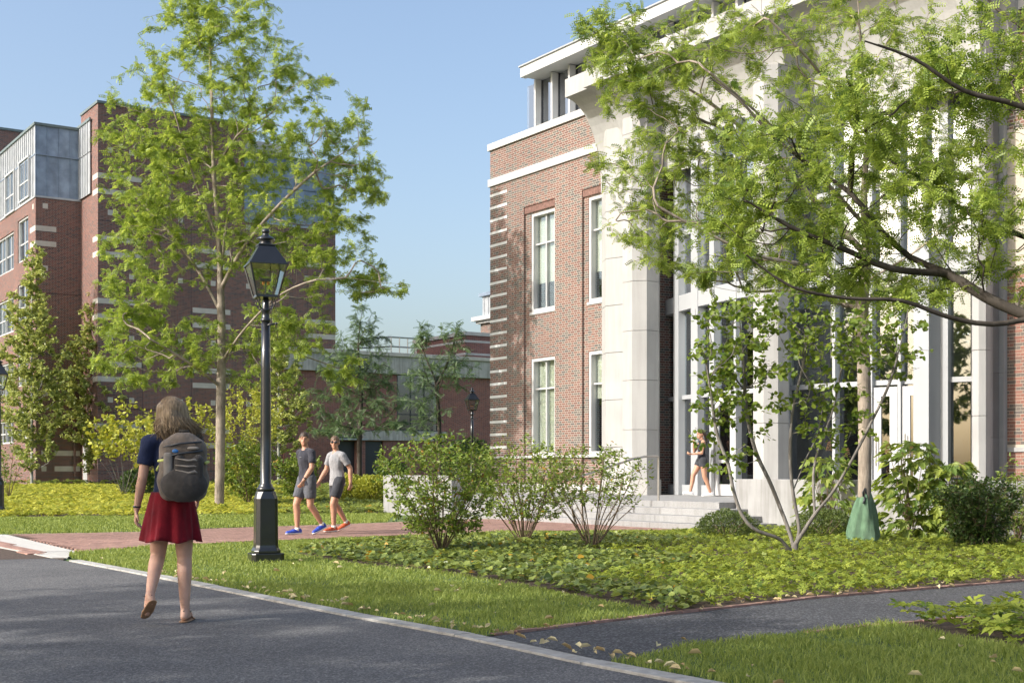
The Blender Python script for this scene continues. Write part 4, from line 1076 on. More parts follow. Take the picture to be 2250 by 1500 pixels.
col_tree(70, 1082, 548, 95, 'slim young tree left of the left building corner', 31, OV, .19, 330, ybot=.75, per=11)
col_tree(212, 1066, 650, 100, 'young tree with green bag beside the white door', 32, OV, .19, 330, ybot=.72, per=11)
col_tree(612, 1066, 722, 85, 'young pale-trunked tree just right of the black lamp post', 33, OV, .17, 260, ybot=.62, per=11)
# dark shaded locusts in front of the low building
def shade_tree(px, py, top, hw, d, label, seed, n, bright=.45):
    b = Vector(((px - CX) / F * d, d, gz(0, d))); lines = [[b] + L([(px, 960), (px + 4, 860), (px - 3, 760), (px + 6, top + 30)], d)]
    rg = np.random.default_rng(seed)
    T = ell(rg, [(px + 5, top + 60, hw * .30, 60, n // 10), (px, 790, hw * .75, 65, n // 3), (px - 5, 865, hw * 1.1, 60, n // 3), (px - 10, 930, hw, 42, n // 4)], d)
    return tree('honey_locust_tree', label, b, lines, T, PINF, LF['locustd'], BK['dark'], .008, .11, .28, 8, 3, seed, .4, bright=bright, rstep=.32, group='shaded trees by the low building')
shade_tree(790, 1010, 650, 125, 58, 'dark shaded locust in front of the low building doorway', 41, 260, .6)
b = Vector(((966 - CX) / F * 55, 55, gz(0, 55)))
tree('honey_locust_tree', 'thin airy locust in front of the low building window', b, [[b] + L([(966, 960), (962, 880), (955, 830)], 55), L([(955, 830), (930, 770), (925, 720)], 55), L([(957, 840), (990, 780), (1005, 715)], 55)],
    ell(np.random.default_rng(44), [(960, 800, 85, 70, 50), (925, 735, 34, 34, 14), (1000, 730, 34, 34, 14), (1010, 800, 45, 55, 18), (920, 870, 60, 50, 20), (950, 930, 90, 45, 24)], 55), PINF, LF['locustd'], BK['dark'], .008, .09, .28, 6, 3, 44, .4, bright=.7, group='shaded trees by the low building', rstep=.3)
# --- shrubs
def vase(px, py, top, hw, label, seed, nst=22, leaf=OV, lm='shrub', size=.06, per=3, bark='twig', low=.35, group=None, d=None, name='vase_shrub', rb=.02, bright=.5, maxtips=2, mul=3.0, cat='shrub', rstep=.10):
    b = G(px, py) if d is None else Vector(((px - CX) / F * d, d, gz(0, d))); dd = b.y; rg = np.random.default_rng(seed)
    H = (py - top) / F * dd; w = hw / F * dd
    t = Tree(seed); t.line([b + Vector((0, 0, -.03)), b + Vector((0, 0, .04))], .05)
    tips = []
    for i in range(nst):
        a = rg.uniform(0, 2 * math.pi); r = math.sqrt(rg.random()) * w; h = H * (1 - .28 * (r / w) ** 2) * rg.uniform(.75, 1.0)
        s0 = b + Vector((math.cos(a), math.sin(a), 0)) * .08 * rg.random() * min(1, w)
        p1 = b + Vector((math.cos(a) * r * .35, math.sin(a) * r * .35, h * .35)); p2 = b + Vector((math.cos(a) * r * .75, math.sin(a) * r * .75, h * .7)); p3 = b + Vector((math.cos(a) * r, math.sin(a) * r, h))
        j = lambda: Vector(rg.normal(0, .03 * w, 3))
        t.line([s0, p1 + j(), p2 + j(), p3], .12, main=False)
        tips.append((a, r, h))
    T = []
    for i in range(int(nst * mul)):
        a = rg.uniform(0, 2 * math.pi); r = rg.random() ** .45 * w; f = rg.uniform(low, 1.0); h = H * f * (1 - .25 * (r / w) ** 2)
        r2 = r * (.45 + .6 * f); T.append(b + Vector((math.cos(a) * r2, math.sin(a) * r2, h)))
    t.reach(np.array(T), rstep, up=1.2, zlow=b.z + H * .25, jit=.10); t.finish(.0028, rb * 2.2)
    bb_ = np.array(b); e = empty(name, b); tag(e, label, cat, group)
    t.wood('stems', BK[bark], e, 5, origin=bb_)
    t.leaves('foliage', leaf, LF[lm], e, size, per, maxtips, .1, 1.0, origin=bb_, zmin=b.z + H * low, bright=bright)
    return e
vase(968, 1220, 938, 150, 'widest leafy vase-shaped shrub nearest the brick path', 51, 30, OV, 'shrub', .058, 6, group='vase-shaped shrubs in front of the steps', mul=17, low=.16)
vase(1150, 1201, 950, 125, 'middle leafy shrub of the three before the steps', 52, 24, OV, 'shrub', .052, 6, group='vase-shaped shrubs in front of the steps', mul=17, low=.26, bright=.6)
vase(1300, 1212, 960, 130, 'shrub with bare stems and some yellow leaves beside the handrail', 53, 26, LONG, 'shrub', .062, 4, group='vase-shaped shrubs in front of the steps', mul=11, low=.42)
vase(272, 1092, 870, 85, 'vase-shaped shrub with pale stems in front of the brick tower', 54, 14, RND, 'yellow', .16, 4, 'silver', .4, d=50, group='shrubs by the left building', mul=7, rstep=.25)
vase(20, 1088, 940, 60, 'sparse twiggy shrub at the left edge by the lamp', 55, 16, OV, 'shrub', .10, 2, 'twig', .3, d=48, group='shrubs by the left building', mul=5, rstep=.2)
for i, (x, y, top, hw, d, lm, lab) in enumerate([(405, 1085, 850, 75, 48, 'yellow', 'yellow-green shrub behind the walking woman'), (540, 1085, 820, 85, 50, 'yellow', 'tall yellow-green shrub between big trunk and lamp post'), (655, 1088, 960, 55, 44, 'shrub', 'small rounded shrub behind the two walking men'), (545, 1095, 940, 70, 42, 'shrub', 'low twiggy shrub just left of the lamp pedestal'), (330, 1080, 900, 60, 54, 'yellow', 'pale green shrub left of the walking woman')]):
    vase(x, y, top, hw, lab, 60 + i, 20, OV, lm, .12, 5, 'twig', .12, d=d, group='shrubs by the left building', mul=11, rstep=.22)
def ball(px, py, rx, ry, label, seed, lm, size, n, name='clipped_shrub', group=None, d=None, dz=None):
    b = G(px, py) if d is None else Vector(((px - CX) / F * d, d, gz(0, d))); dd = b.y; rg = np.random.default_rng(seed)
    w, h = rx / F * dd, ry / F * dd; e = empty(name, b); tag(e, label, 'shrub', group)
    v = unit(rg.normal(0, 1, (n, 3))); lump = 1 + .10 * np.sin(v[:, 0] * 7 + seed) * np.cos(v[:, 2] * 6 + v[:, 1] * 5)
    pos = v * (.72 + .30 * rg.random((n, 1))) * lump[:, None] * np.array([w, w, h]) + np.array([0, 0, h * .92])
    ok = pos[:, 2] > .02; pos, v = pos[ok], v[ok]; m = len(pos)
    V, Fq, at = scatter(OV, pos, unit(v + rg.normal(0, .6, (m, 3)) + np.array([0, 0, .5])), unit(v + rg.normal(0, .5, (m, 3))), size * rg.uniform(.7, 1.25, m), np.clip(rg.normal(.5, .25, m), 0, 1))
    link('foliage', np_mesh('foliage', V, Fq, LF[lm], attr=at), e)
    mb = MB()
    for k in range(9):
        a = k * 2.4; mb.tube([(0, 0, 0), (math.cos(a) * w * .3, math.sin(a) * w * .3, h * .6), (math.cos(a) * w * .6, math.sin(a) * w * .6, h * 1.2)], [.015, .01, .005], 5)
    mb.build('stems', BK['twig'], e)
    return e
ball(1598, 1186, 66, 34, 'low clipped boxwood left of the many-stemmed tree', 71, 'box', .030, 6500, group='clipped boxwood balls', name='boxwood')
ball(1812, 1186, 66, 36, 'low clipped boxwood half behind the many-stemmed tree', 72, 'box', .030, 6500, group='clipped boxwood balls', name='boxwood')
ball(766, 1062, 34, 30, 'left of two bright yellow-green globe shrubs by the doorway', 73, 'yellow', .10, 2600, group='yellow globe shrubs', d=46)
ball(818, 1062, 38, 30, 'right of two bright yellow-green globe shrubs by the doorway', 74, 'yellow', .10, 2600, group='yellow globe shrubs', d=45)
ball(862, 1050, 40, 40, 'dark evergreen shrub behind the yellow globe shrubs', 75, 'vib', .12, 2600, d=50)
ball(1030, 1060, 60, 60, 'dark green shrub mass behind the far lamp post', 76, 'vib', .14, 3200, d=56)
ball(305, 1085, 40, 30, 'dark low shrub beside the pale-stemmed shrub', 77, 'vib', .12, 1500, d=51)
# oak-leaf hydrangeas: large lobed leaves, each one its own piece
def lobed():
    V = [(0, 0, 0)]
    for a, r in ((-75, .32), (-62, .55), (-48, .34), (-36, .74), (-24, .46), (-10, .78), (0, 1.0), (10, .78), (24, .46), (36, .74), (48, .34), (62, .55), (75, .32)):
        V.append((r * math.cos(R(a)) + .05, r * math.sin(R(a)), .12 * abs(math.sin(R(a))) - .18 * r * r))
    return V, [(0, i, i + 1) for i in range(1, 13)]
hv, hf = lobed(); hyd_mats = []
def leafobj(name, dark, light):
    m, t, b = newmat(name); N = NT(t); c = N.ramp(N.n('ObjectInfo').outputs['Random'], [(0, dark), (1, light)])
    N.l(c, b.inputs['Base Color']); b.inputs['Roughness'].default_value = .5
    tr = N.n('BsdfTranslucent'); N.l(N.mix(1, c, (1.5, 1.5, .9), 'MULTIPLY'), tr.inputs[0]); mx = N.n('MixShader'); mx.inputs[0].default_value = .33
    N.l(b.outputs[0], mx.inputs[1]); N.l(tr.outputs[0], mx.inputs[2]); N.l(mx.outputs[0], t.nodes['Material Output'].inputs[0]); return m
hm = leafobj('hydrangea_leaf', (.10, .17, .03), (.32, .37, .07))
hme = bpy.data.meshes.new('leaf'); hme.from_pydata(hv, [], hf); hme.materials.append(hm)
flm = plain('dried_flower', (.50, .36, .24), .9, .3, 40)
def hydrangea(px, py, top, hw, n, label, seed, flowers=()):
    b = G(px, py); d = b.y; rg = random.Random(seed); H = (py - top) / F * d; w = hw / F * d
    e = empty('oakleaf_hydrangea', b); tag(e, label, 'shrub', 'oak-leaf hydrangeas by the parapet')
    mb = MB(); ends = []
    for i in range(9):
        a = rg.uniform(0, 6.28); r = w * rg.uniform(.15, .75); h = H * rg.uniform(.6, .97); q = (math.cos(a) * r, math.sin(a) * r, h); ends.append(q)
        mb.tube([(0, 0, 0), (q[0] * .5, q[1] * .5, h * .55), q], [.012, .009, .005], 5)
    mb.build('stems', BK['twig'], e)
    for i in range(n):
        a = rg.uniform(0, 6.28); f = rg.random(); r = w * (.45 + .55 * rg.random()) * (1.08 - .42 * f * f); z = H * (.06 + .92 * f)
        o = link('leaf', hme, e, (math.cos(a) * r, math.sin(a) * r, z)); s = rg.uniform(.14, .24)
        o.scale = (s, s, s); o.rotation_euler = (rg.gauss(0, .35), rg.uniform(.1, .8), a + rg.gauss(0, .5))
    for fx, fy in flowers:
        p = P(fx, fy, d) - b; mf = MB(); rr = random.Random(int(fx))
        for k in range(70):
            z = rr.random(); r = .055 * (1 - z * .7); a = rr.uniform(0, 6.28); c = Vector((r * math.cos(a), r * math.sin(a), z * .17)); s = .011
            mf.quad(c + Vector((-s, -s, 0)), c + Vector((s, -s * .5, s)), c + Vector((s, s, 0)), c + Vector((-s, s * .5, -s)))
        mf.build('flower_head', flm, e, loc=(p.x, p.y, p.z - .08))
    return e
hydrangea(2002, 1190, 962, 72, 330, 'tall lobed-leaf hydrangea with brown flower heads right of watering bag', 81, [(1952, 985), (2003, 992)])
hydrangea(1820, 1172, 1000, 62, 230, 'lobed-leaf hydrangea between the watering bag and small tree', 82, [(1822, 980), (1862, 995)])
hydrangea(2085, 1192, 1010, 66, 240, 'lower lobed-leaf hydrangea in front of the parapet wall', 83)
vase(2150, 1206, 1040, 95, 'dense dark-leaved rounded shrub near the right edge', 84, 40, OV, 'vib', .06, 6, 'twig', .02, mul=14, rb=.015, maxtips=3)
vase(2235, 1196, 1000, 60, 'upright leafy shrub with long shoots at the right edge', 85, 18, LONG, 'shrub', .075, 4, 'twig', .1, mul=7)
# --- ground cover and grass (uncountable)
def rand_in(poly, n, rg):
    X = np.array([p[0] for p in poly]); Y = np.array([p[1] for p in poly]); out = []
    x = rg.uniform(X.min(), X.max(), n * 4); y = rg.uniform(Y.min(), Y.max(), n * 4)
    ok = in_poly(x, y, poly) & (np.abs(x) < .42 * y + .8) & (y > 6.0)
    return x[ok], y[ok]
def area(poly):
    a = 0
    for i in range(len(poly)): p, q = poly[i], poly[(i + 1) % len(poly)]; a += p[0] * q[1] - q[0] * p[1]
    return abs(a) / 2
def dens_pts(poly, fn, rg):
    """poisson-ish points with density fn(y) per square metre"""
    X = [p[0] for p in poly]; Y = [p[1] for p in poly]; dm = max(fn(y) for y in np.linspace(min(Y), max(Y), 40))
    n = int((max(X) - min(X)) * (max(Y) - min(Y)) * dm); x = rg.uniform(min(X), max(X), n); y = rg.uniform(min(Y), max(Y), n)
    ok = (np.abs(x) < .41 * y + .7) & (y > 5.5) & (rg.random(n) < np.array([fn(v) for v in np.linspace(min(Y), max(Y), 400)])[np.clip(((y - min(Y)) / (max(Y) - min(Y)) * 399).astype(int), 0, 399)] / dm)
    x, y = x[ok], y[ok]; k = in_poly(x, y, poly); return x[k], y[k]
def px_poly(c): return [tuple(G(*p)[:2]) for p in c]
def cover(name, label, poly, fn, tmpl, lm, size, hgt, seed, sel=None, bright=.5, tilt=.35):
    rg = np.random.default_rng(seed); x, y = dens_pts(poly, fn, rg)
    if sel is not None: k = sel(x, y, rg); x, y = x[k], y[k]
    gap = np.sin(x * 4.3 + seed) * np.sin(y * 3.7 + x) + .6 * np.sin(x * 9.1 - y * 7.7); k = rg.random(len(x)) > .55 * np.clip(gap - .35, 0, 1); x, y = x[k], y[k]
    n = len(x); bump = .5 + .5 * np.sin(x * 3.1 + seed) * np.cos(y * 2.7) ; z = gzv(y) + .02 + hgt * (.25 + .75 * rg.random(n)) * (.6 + .4 * bump)
    a = rg.uniform(0, 6.28, n); di = np.stack([np.cos(a), np.sin(a), rg.normal(0, .15, n)], 1); nr = unit(np.stack([rg.normal(0, tilt, n), rg.normal(0, tilt, n) - .15, np.ones(n)], 1))
    V, Fq, at = scatter(tmpl, np.stack([x, y, z], 1), di, nr, size * rg.uniform(.45, 1.35, n), np.where(rg.random(n) < .02, 1, np.clip(rg.normal(bright, .28, n), 0, .95)))
    o = link(name, np_mesh(name, V, Fq, LF[lm], attr=at)); tag(o, label, 'plants', kind='stuff'); return n
WH = whorl()
bedp = [(p[0], p[1]) for p in bed_poly]
wall_ok = lambda x, y: (x + .707) * D2.x + (y - 42.74) * D2.y < -6.9 - 0 * x
def steps_ok(x, y):
    u = (x + .707) * E1.x + (y - 42.74) * E1.y; t = (x + .707) * D2.x + (y - 42.74) * D2.y
    return (t < -4.65) & ~((t > -6.45) & (u < uRr + 1.35))
ivy_side = lambda x, y: (CX + F * x / y) < 1420 + 130 * np.sin(y * 1.3)
cover('pachysandra', 'low yellow-green pachysandra carpet around the small tree', bedp, lambda y: 290 if y < 16 else 200, WH, 'pach', .046, .13, 91, lambda x, y, r: steps_ok(x, y) & (~ivy_side(x, y) | (r.random(len(x)) < .12)), .5, .55)
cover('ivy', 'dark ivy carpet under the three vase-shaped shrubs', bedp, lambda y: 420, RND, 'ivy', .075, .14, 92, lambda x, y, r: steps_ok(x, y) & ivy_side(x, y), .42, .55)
cover('pachysandra', 'pachysandra patch at the lower right beside the footpath', [(p[0], p[1]) for p in bed_low], lambda y: 170, WH, 'pach', .08, .17, 93, None, .45)
fb_poly = px_poly([(-260, 1141), (840, 1129), (836, 1084), (-260, 1084)])
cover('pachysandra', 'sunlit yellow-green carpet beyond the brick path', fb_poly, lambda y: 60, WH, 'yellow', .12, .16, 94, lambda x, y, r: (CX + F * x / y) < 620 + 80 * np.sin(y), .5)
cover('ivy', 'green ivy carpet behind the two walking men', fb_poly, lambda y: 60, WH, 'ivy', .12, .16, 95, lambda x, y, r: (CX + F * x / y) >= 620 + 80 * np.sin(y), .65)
cover('low_planting', 'thin green planting along the foot of the left building', px_poly([(-60, 1074), (700, 1078), (700, 1066), (-60, 1066)]), lambda y: 14, WH, 'ivy', .22, .3, 96, None, .6)
BLADE = (np.array([(-.08, 0, 0), (.08, 0, 0), (.05, .18, .55), (-.05, .18, .55), (.0, .42, 1.0)]), None)
def grass(label, poly, fn, hgt, seed, width=.009):
    rg = np.random.default_rng(seed); x, y = dens_pts(poly, fn, rg); n = len(x)
    far = np.clip(y / 12, .7, 3); w = width * far * rg.uniform(.7, 1.3, n); patch_ = .8 + .25 * np.sin(x * 2.3) * np.cos(y * 1.9 + x) + .15 * np.sin(x * 7.1 + y * 5.3)
    h = hgt * rg.uniform(.55, 1.25, n) * patch_; a = rg.uniform(0, 6.28, n); ln = rg.normal(0, .5, (n, 2)) * h[:, None]
    base = np.stack([x, y, gzv(y) + .012], 1); sx = np.stack([np.cos(a) * w / 2, np.sin(a) * w / 2, 0 * a], 1); mid = base + np.stack([ln[:, 0] * .3, ln[:, 1] * .3, h * .6], 1); tip = base + np.stack([ln[:, 0], ln[:, 1], h], 1)
    V = np.stack([base - sx, base + sx, mid + sx * .7, tip, mid - sx * .7], 1).reshape(-1, 3); Fq = np.array([(0, 1, 2, 4), (4, 2, 3, 3)])
    k = np.arange(n)[:, None] * 5; F1 = np.array([0, 1, 2, 4])[None] + k
    V2 = np.stack([base - sx, base + sx, mid + sx * .75, mid - sx * .75, tip], 1).reshape(-1, 3)
    tri = np.concatenate([np.array([0, 1, 2])[None] + k, np.array([0, 2, 3])[None] + k, np.array([3, 2, 4])[None] + k])
    at = np.repeat(np.clip(rg.normal(.45, .2, n) + .12 * (patch_ - .8), 0, 1), 5)
    o = link('grass', np_mesh('grass', V2, tri, LF['grass'], attr=at)); tag(o, label, 'grass', kind='stuff'); return n
ln_ = [(p[0], p[1]) for p in lawn_near]
n1 = grass('mown grass of the lawn around the lamp post', ln_, lambda y: 2300 if y < 13 else (1300 if y < 18 else 700), .055, 101)
n2 = grass('mown grass of the lawn in the lower right corner', [(p[0], p[1]) for p in lawn_low], lambda y: 3000, .06, 102)
n3 = grass('mown grass strip beyond the brick path', px_poly([(-200, 1178), (15, 1175), (300, 1169.5), (453, 1162), (750, 1152), (850, 1148), (870, 1127), (-200, 1141)]), lambda y: 420, .06, 103)
n4 = grass('far strip of grass by the left building', px_poly([(-60, 1084), (840, 1083), (840, 1072), (-60, 1068)]), lambda y: 60, .09, 104, .012)
# fallen leaves along the kerb and on the lawns
rg = np.random.default_rng(111); pts = []
kw = walk(KI[:8], .05, 3.0)
for p in kw:
    if rg.random() < .5: pts.append((p.x + rg.normal(.03, .05), p.y + rg.normal(.03, .05), .045 + .02 * rg.random()))
for poly, n, z in ((ln_, 70, .07), ([(p[0], p[1]) for p in lawn_low], 60, .075), ([(p[0], p[1]) for p in rd], 26, .012)):
    x, y = rand_in(poly, n, rg); 
    for a, b in list(zip(x, y))[:n]:
        if b < 17: pts.append((a, b, z))
for q in walk(fu, .12, .2)[:80]:
    if rg.random() < .5: pts.append((q.x + rg.normal(0, .08), q.y + .05 + rg.normal(0, .06), .04))
pts = np.array(pts); n = len(pts); a = rg.uniform(0, 6.28, n)
V, Fq, at = scatter(oval_t(.5, .22), pts, np.stack([np.cos(a), np.sin(a), rg.normal(0, .2, n)], 1), unit(np.stack([rg.normal(0, .4, n), rg.normal(0, .4, n), np.ones(n)], 1)), rg.uniform(.035, .085, n), rg.random(n))
tag(link('fallen_leaves', np_mesh('fallen_leaves', V, Fq, LF['dry'], attr=at)), 'dry tan leaves fallen along the kerb and on the lawns', 'leaves', kind='stuff')
# --- trees left of the road, outside the picture, that throw the dappled shade
def shade_caster(X, Y, zc, r, label, seed, n=290):
    b = Vector((X, Y, 0)); rg = np.random.default_rng(seed); v = unit(rg.normal(0, 1, (n, 3))) * rg.random((n, 1)) ** .4 * np.array([r, r, r * .8]) + np.array([X, Y, zc])
    tree('honey_locust_tree', label, b, [[b, b + Vector((.1, .1, zc * .4)), b + Vector((0, .2, zc * .8)), b + Vector((.1, 0, zc + r * .5))]], v, PINF, LF['locust'], BK['tan'], .008, .14, .32, 8, 3, seed, .4, group='honey locust trees', rstep=.3)
shade_caster(-9.5, 2.0, 6.6, 3.0, 'honey locust left of the road, out of the picture, nearest the camera', 121)
shade_caster(-14.0, 4.2, 8.2, 3.6, 'honey locust left of the road, out of the picture, beside the walking woman', 122, 360)
shade_caster(-6.8, 2.6, 6.4, 2.8, 'honey locust left of the road, out of the picture, closest to the kerb', 123)

# --- across the road, outside the picture: added for the entrance glass to mirror
for i, (X, Y, h) in enumerate([(-30, -42, 11), (-33, -30, 12), (-36, -18, 11), (-38, -6, 12), (-44, 6, 11), (-47, 17, 13), (-43, 27, 10), (-46, 37, 12), (-48, 48, 13), (-45, 58, 11)]):
    b_ = Vector((X, Y, gz(0, Y))); rg_ = np.random.default_rng(200 + i); n_ = 260
    v_ = unit(rg_.normal(0, 1, (n_, 3))) * rg_.random((n_, 1)) ** .35 * np.array([3.6, 3.6, h * .36]) + np.array([X, Y, h * .60])
    tree('added_street_tree', 'unseen street tree %s from the near end of the row added across the road' % ('one', 'two', 'three', 'four', 'five', 'six', 'seven', 'eight', 'nine', 'ten')[i], b_, [[b_, b_ + Vector((0, 0, h * .4)), b_ + Vector((.2, 0, h * .85))]], v_, OV, LF['pear'], BK['tan'], .012, .2, .55, 5, 3, 210 + i, .8, group='added trees across the road', rstep=.6)
ob = empty('added_opposite_building', (-62, 5, 0)); tag(ob, 'long brick building added across the road, out of the picture on the left', 'building')
mb = MB(); oh = [(6 + k * 5.0, 8 + k * 5.0, z0_, z0_ + 2.0) for k in range(12) for z0_ in (1.2, 5.0)]
wall_mesh(mb, 0, 66, 0, 9, 0, -.4, oh, axis='x'); mb.build('wall', M['brickL'], ob)
Box('roof', ob, M['coping'], -10, .3, -.3, 66.3, 9, 9.3); Box('room_back', ob, M['intdark'], -1.2, -1.1, 0, 66, 0, 9)
for h in oh: Box('window', ob, M['glassb'], -.2, -.18, h[0], h[1], h[2], h[3])
# ================================================================== STREET LAMPS
orange = plain('orange_mantle', (.75, .30, .06), .6, .1)
def make_lamp(loc, label):
    e = empty('street_lamp', loc); tag(e, label, 'street lamp', 'black lantern lamp posts')
    A0 = R(245.7)
    def sq(r, n=4): return [(r * math.cos(A0 + i * math.pi / 2), r * math.sin(A0 + i * math.pi / 2)) for i in range(4)]
    def frust(mb, r0, z0, r1, z1):
        a, b = sq(r0), sq(r1); n = len(mb.v); mb.v += [(x, y, z0) for x, y in a] + [(x, y, z1) for x, y in b]
        for i in range(4): j = (i + 1) % 4; mb.f.append((n + i, n + j, n + 4 + j, n + 4 + i))
        mb.f.append((n + 3, n + 2, n + 1, n)); mb.f.append((n + 4, n + 5, n + 6, n + 7))
    def chs(w, c):                                           # chamfered square, same turn as the lantern
        h = w / 2; pts = [(-h + c, -h), (h - c, -h), (h, -h + c), (h, h - c), (h - c, h), (-h + c, h), (-h, h - c), (-h, -h + c)]
        t = A0 - R(225); return [(x * math.cos(t) - y * math.sin(t), x * math.sin(t) + y * math.cos(t)) for x, y in pts]
    def loft(mb, secs):
        n = len(mb.v); k = len(secs[0][0])
        for pts, z in secs: mb.v += [(x, y, z) for x, y in pts]
        for s_ in range(len(secs) - 1):
            for i in range(k): j = (i + 1) % k; mb.f.append((n + s_ * k + i, n + s_ * k + j, n + (s_ + 1) * k + j, n + (s_ + 1) * k + i))
        mb.f.append(tuple(n + i for i in range(k - 1, -1, -1))); m = n + (len(secs) - 1) * k; mb.f.append(tuple(m + i for i in range(k)))
    mb = MB(); loft(mb, [(chs(.40, .045), -.05), (chs(.40, .045), .13)]); mb.build('plinth', M['black'], e, bevel=.008)
    mb = MB(); loft(mb, [(chs(.33, .05), .132), (chs(.33, .05), .16), (chs(.285, .045), .20), (chs(.275, .045), .23), (chs(.265, .045), .80), (chs(.22, .062), .89)]); mb.build('pedestal', M['black'], e, bevel=.006)
    mb = MB(); mb.lathe([(.085, .88), (.105, .895), (.112, .915), (.105, .935), (.088, .945), (.086, .96), (.078, .975), (.067, .99), (.064, 1.6), (.058, 2.4), (.052, 2.98)], 24); mb.build('shaft', M['black'], e, smooth=True)
    mb = MB(); mb.lathe([(.052, 2.975), (.066, 2.99), (.066, 3.01), (.050, 3.02), (.048, 3.10), (.060, 3.115), (.060, 3.135), (.046, 3.15), (.042, 3.24), (.03, 3.285)], 20); mb.build('neck', M['black'], e, smooth=True)
    mb = MB(); mb.tube([(-.02, -.02, 2.93), (.13, -.06, 2.95)], .012, 8); mb.lathe([(.0, 2.93), (.018, 2.94), (.018, 2.96), (.0, 2.97)], 10, (.14, -.062)); mb.build('ladder_bar', M['black'], e, smooth=True)
    for x, y in sq(.17):                                     # curled brackets under the lantern
        MB().tube([(x * .25, y * .25, 3.13), (x * .60, y * .60, 3.14), (x * .86, y * .86, 3.20), (x * .74, y * .74, 3.25), (x * .95, y * .95, 3.285), (x * 1.08, y * 1.08, 3.27)], [.008, .009, .009, .008, .008, .006], 6).build('bracket', M['black'], e, smooth=True)
    rb0, rb1, z0, z1 = .185, .312, 3.285, 3.665
    ln = MB(); frust(ln, rb0 + .006, z0 - .012, rb0 + .006, z0 + .018); lt = ln.build('lantern_frame', M['black'], e)
    for (x0, y0), (x1, y1) in zip(sq(rb0), sq(rb1)): MB().tube([(x0, y0, z0), (x1, y1, z1)], .0125, 6).build('corner_bar', M['black'], lt)
    a, b = sq(rb0 - .006), sq(rb1 - .006)
    for i in range(4):
        j = (i + 1) % 4; mb = MB(); mb.quad((*a[i], z0 + .015), (*a[j], z0 + .015), (*b[j], z1), (*b[i], z1)); mb.build('pane', M['glassc'], lt)
    mb = MB(); frust(mb, .335, z1, .335, z1 + .022); frust(mb, .318, z1 + .022, .135, z1 + .245); frust(mb, .15, z1 + .246, .15, z1 + .262); mb.build('lantern_roof', M['black'], e, bevel=.004)
    zt = z1 + .26
    mb = MB(); mb.lathe([(.078, zt), (.080, zt + .03), (.070, zt + .035), (.07, zt + .06), (.115, zt + .066), (.112, zt + .078), (.085, zt + .10), (.05, zt + .115), (.042, zt + .13), (.04, zt + .15), (.052, zt + .158), (.052, zt + .175), (.044, zt + .182), (.044, zt + .195), (.02, zt + .205)], 20); mb.build('chimney_cap', M['black'], e, smooth=True)
    mb = MB(); mb.tube([(0, 0, z0 + .01), (0, 0, z0 + .20)], .008, 6); mb.tube([(.05, .03, z0 + .22), (.05, .03, z1)], .006, 6); mb.box(-.06, .06, -.04, .04, z0 + .195, z0 + .225); mb.build('burner', M['dark'], lt)
    for sx in (-.03, .03): MB().lathe([(.012, z0 + .15), (.018, z0 + .19)], 10, (sx, 0)).build('mantle', orange, lt)
    return e
l0 = make_lamp(G(584, 1237), 'large black lantern lamp post standing on the lawn near the kerb')
b = Vector(((-3 - CX) / F * 34.6, 34.6, 0)); c = copy_tree(l0, None, b); c['label'] = 'black lamp post cut off by the left edge of the picture'
b = Vector(((1037 - CX) / F * 50, 50, gz(0, 50))); c = copy_tree(l0, None, b); c['label'] = 'distant black lamp post beside the corner of the brick wing'
# ================================================================== WATERING BAGS
def bagmat(name, col):
    m, t, b = newmat(name); N = NT(t); tc = N.n('TexCoord').outputs['Object']
    w = N.n('TexWave', wave_type='BANDS', bands_direction='Z'); w.inputs['Scale'].default_value = 55; N.l(tc, w.inputs[0])
    f = N.noise(7, 5, tc); N.l(N.ramp(f, [(.3, tuple(c * .75 for c in col)), (.7, tuple(c * 1.25 for c in col))]), b.inputs['Base Color'])
    b.inputs['Roughness'].default_value = .38; N.bump(N.m('ADD', N.m('MULTIPLY', w.outputs['Fac'], .15), N.noise(13, 6, tc, .7)), .8, .03, b); return m
def bag(loc, h, r, label, col, seed):
    e = empty('watering_bag', loc); tag(e, label, 'watering bag', 'watering bags'); rg = random.Random(seed); k = 40; rows = 22; mb = MB()
    ph = [rg.uniform(0, 6.28) for _ in range(6)]
    for j in range(rows + 1):
        f = j / rows; rr = r * (.98 - .12 * f - .52 * f ** 2.2) + .02 * r * math.sin(f * 9)
        for i in range(k):
            a = 2 * math.pi * i / k; w = 1 + (.05 + .10 * f) * math.sin(5 * a + ph[0] + 2 * f) + .07 * math.sin(9 * a + ph[1] - 5 * f) + .035 * math.sin(17 * a + ph[2] + 9 * f)
            zz = f * h * (1 + .10 * math.sin(a + ph[3]) * f) ; mb.v.append((rr * w * math.cos(a), rr * w * .86 * math.sin(a), zz))
    for j in range(rows):
        for i in range(k): b_ = (i + 1) % k; mb.f.append((j * k + i, j * k + b_, (j + 1) * k + b_, (j + 1) * k + i))
    mb.build('bag_body', bagmat('bag_fabric_%d' % seed, col), e, smooth=True)
    MB().tube([(-.02, -r * .40, h * .94), (-.03, -r * .44, h * 1.02), (.0, -r * .40, h * 1.10), (.03, -r * .34, h * .98)], .012, 6).build('strap', M['dark'], e, smooth=True)
    MB().tube([(-.03, -r * .62, h * .80), (.0, -r * .50, h * .93)], [.018, .014], 6).build('zip_flap', M['dark'], e, smooth=True)
    return e
bag(Vector((b1.x - .015, b1.y, 0)), .80, .255, 'crumpled green plastic bag wrapped round the young trunk at right', (.15, .26, .16), 1)
bt = G(212, 1066); bag(bt + Vector((.22, -.1, 0)), 1.05, .42, 'small teal plastic bag round the far trunk by the white door', (.05, .15, .15), 2)
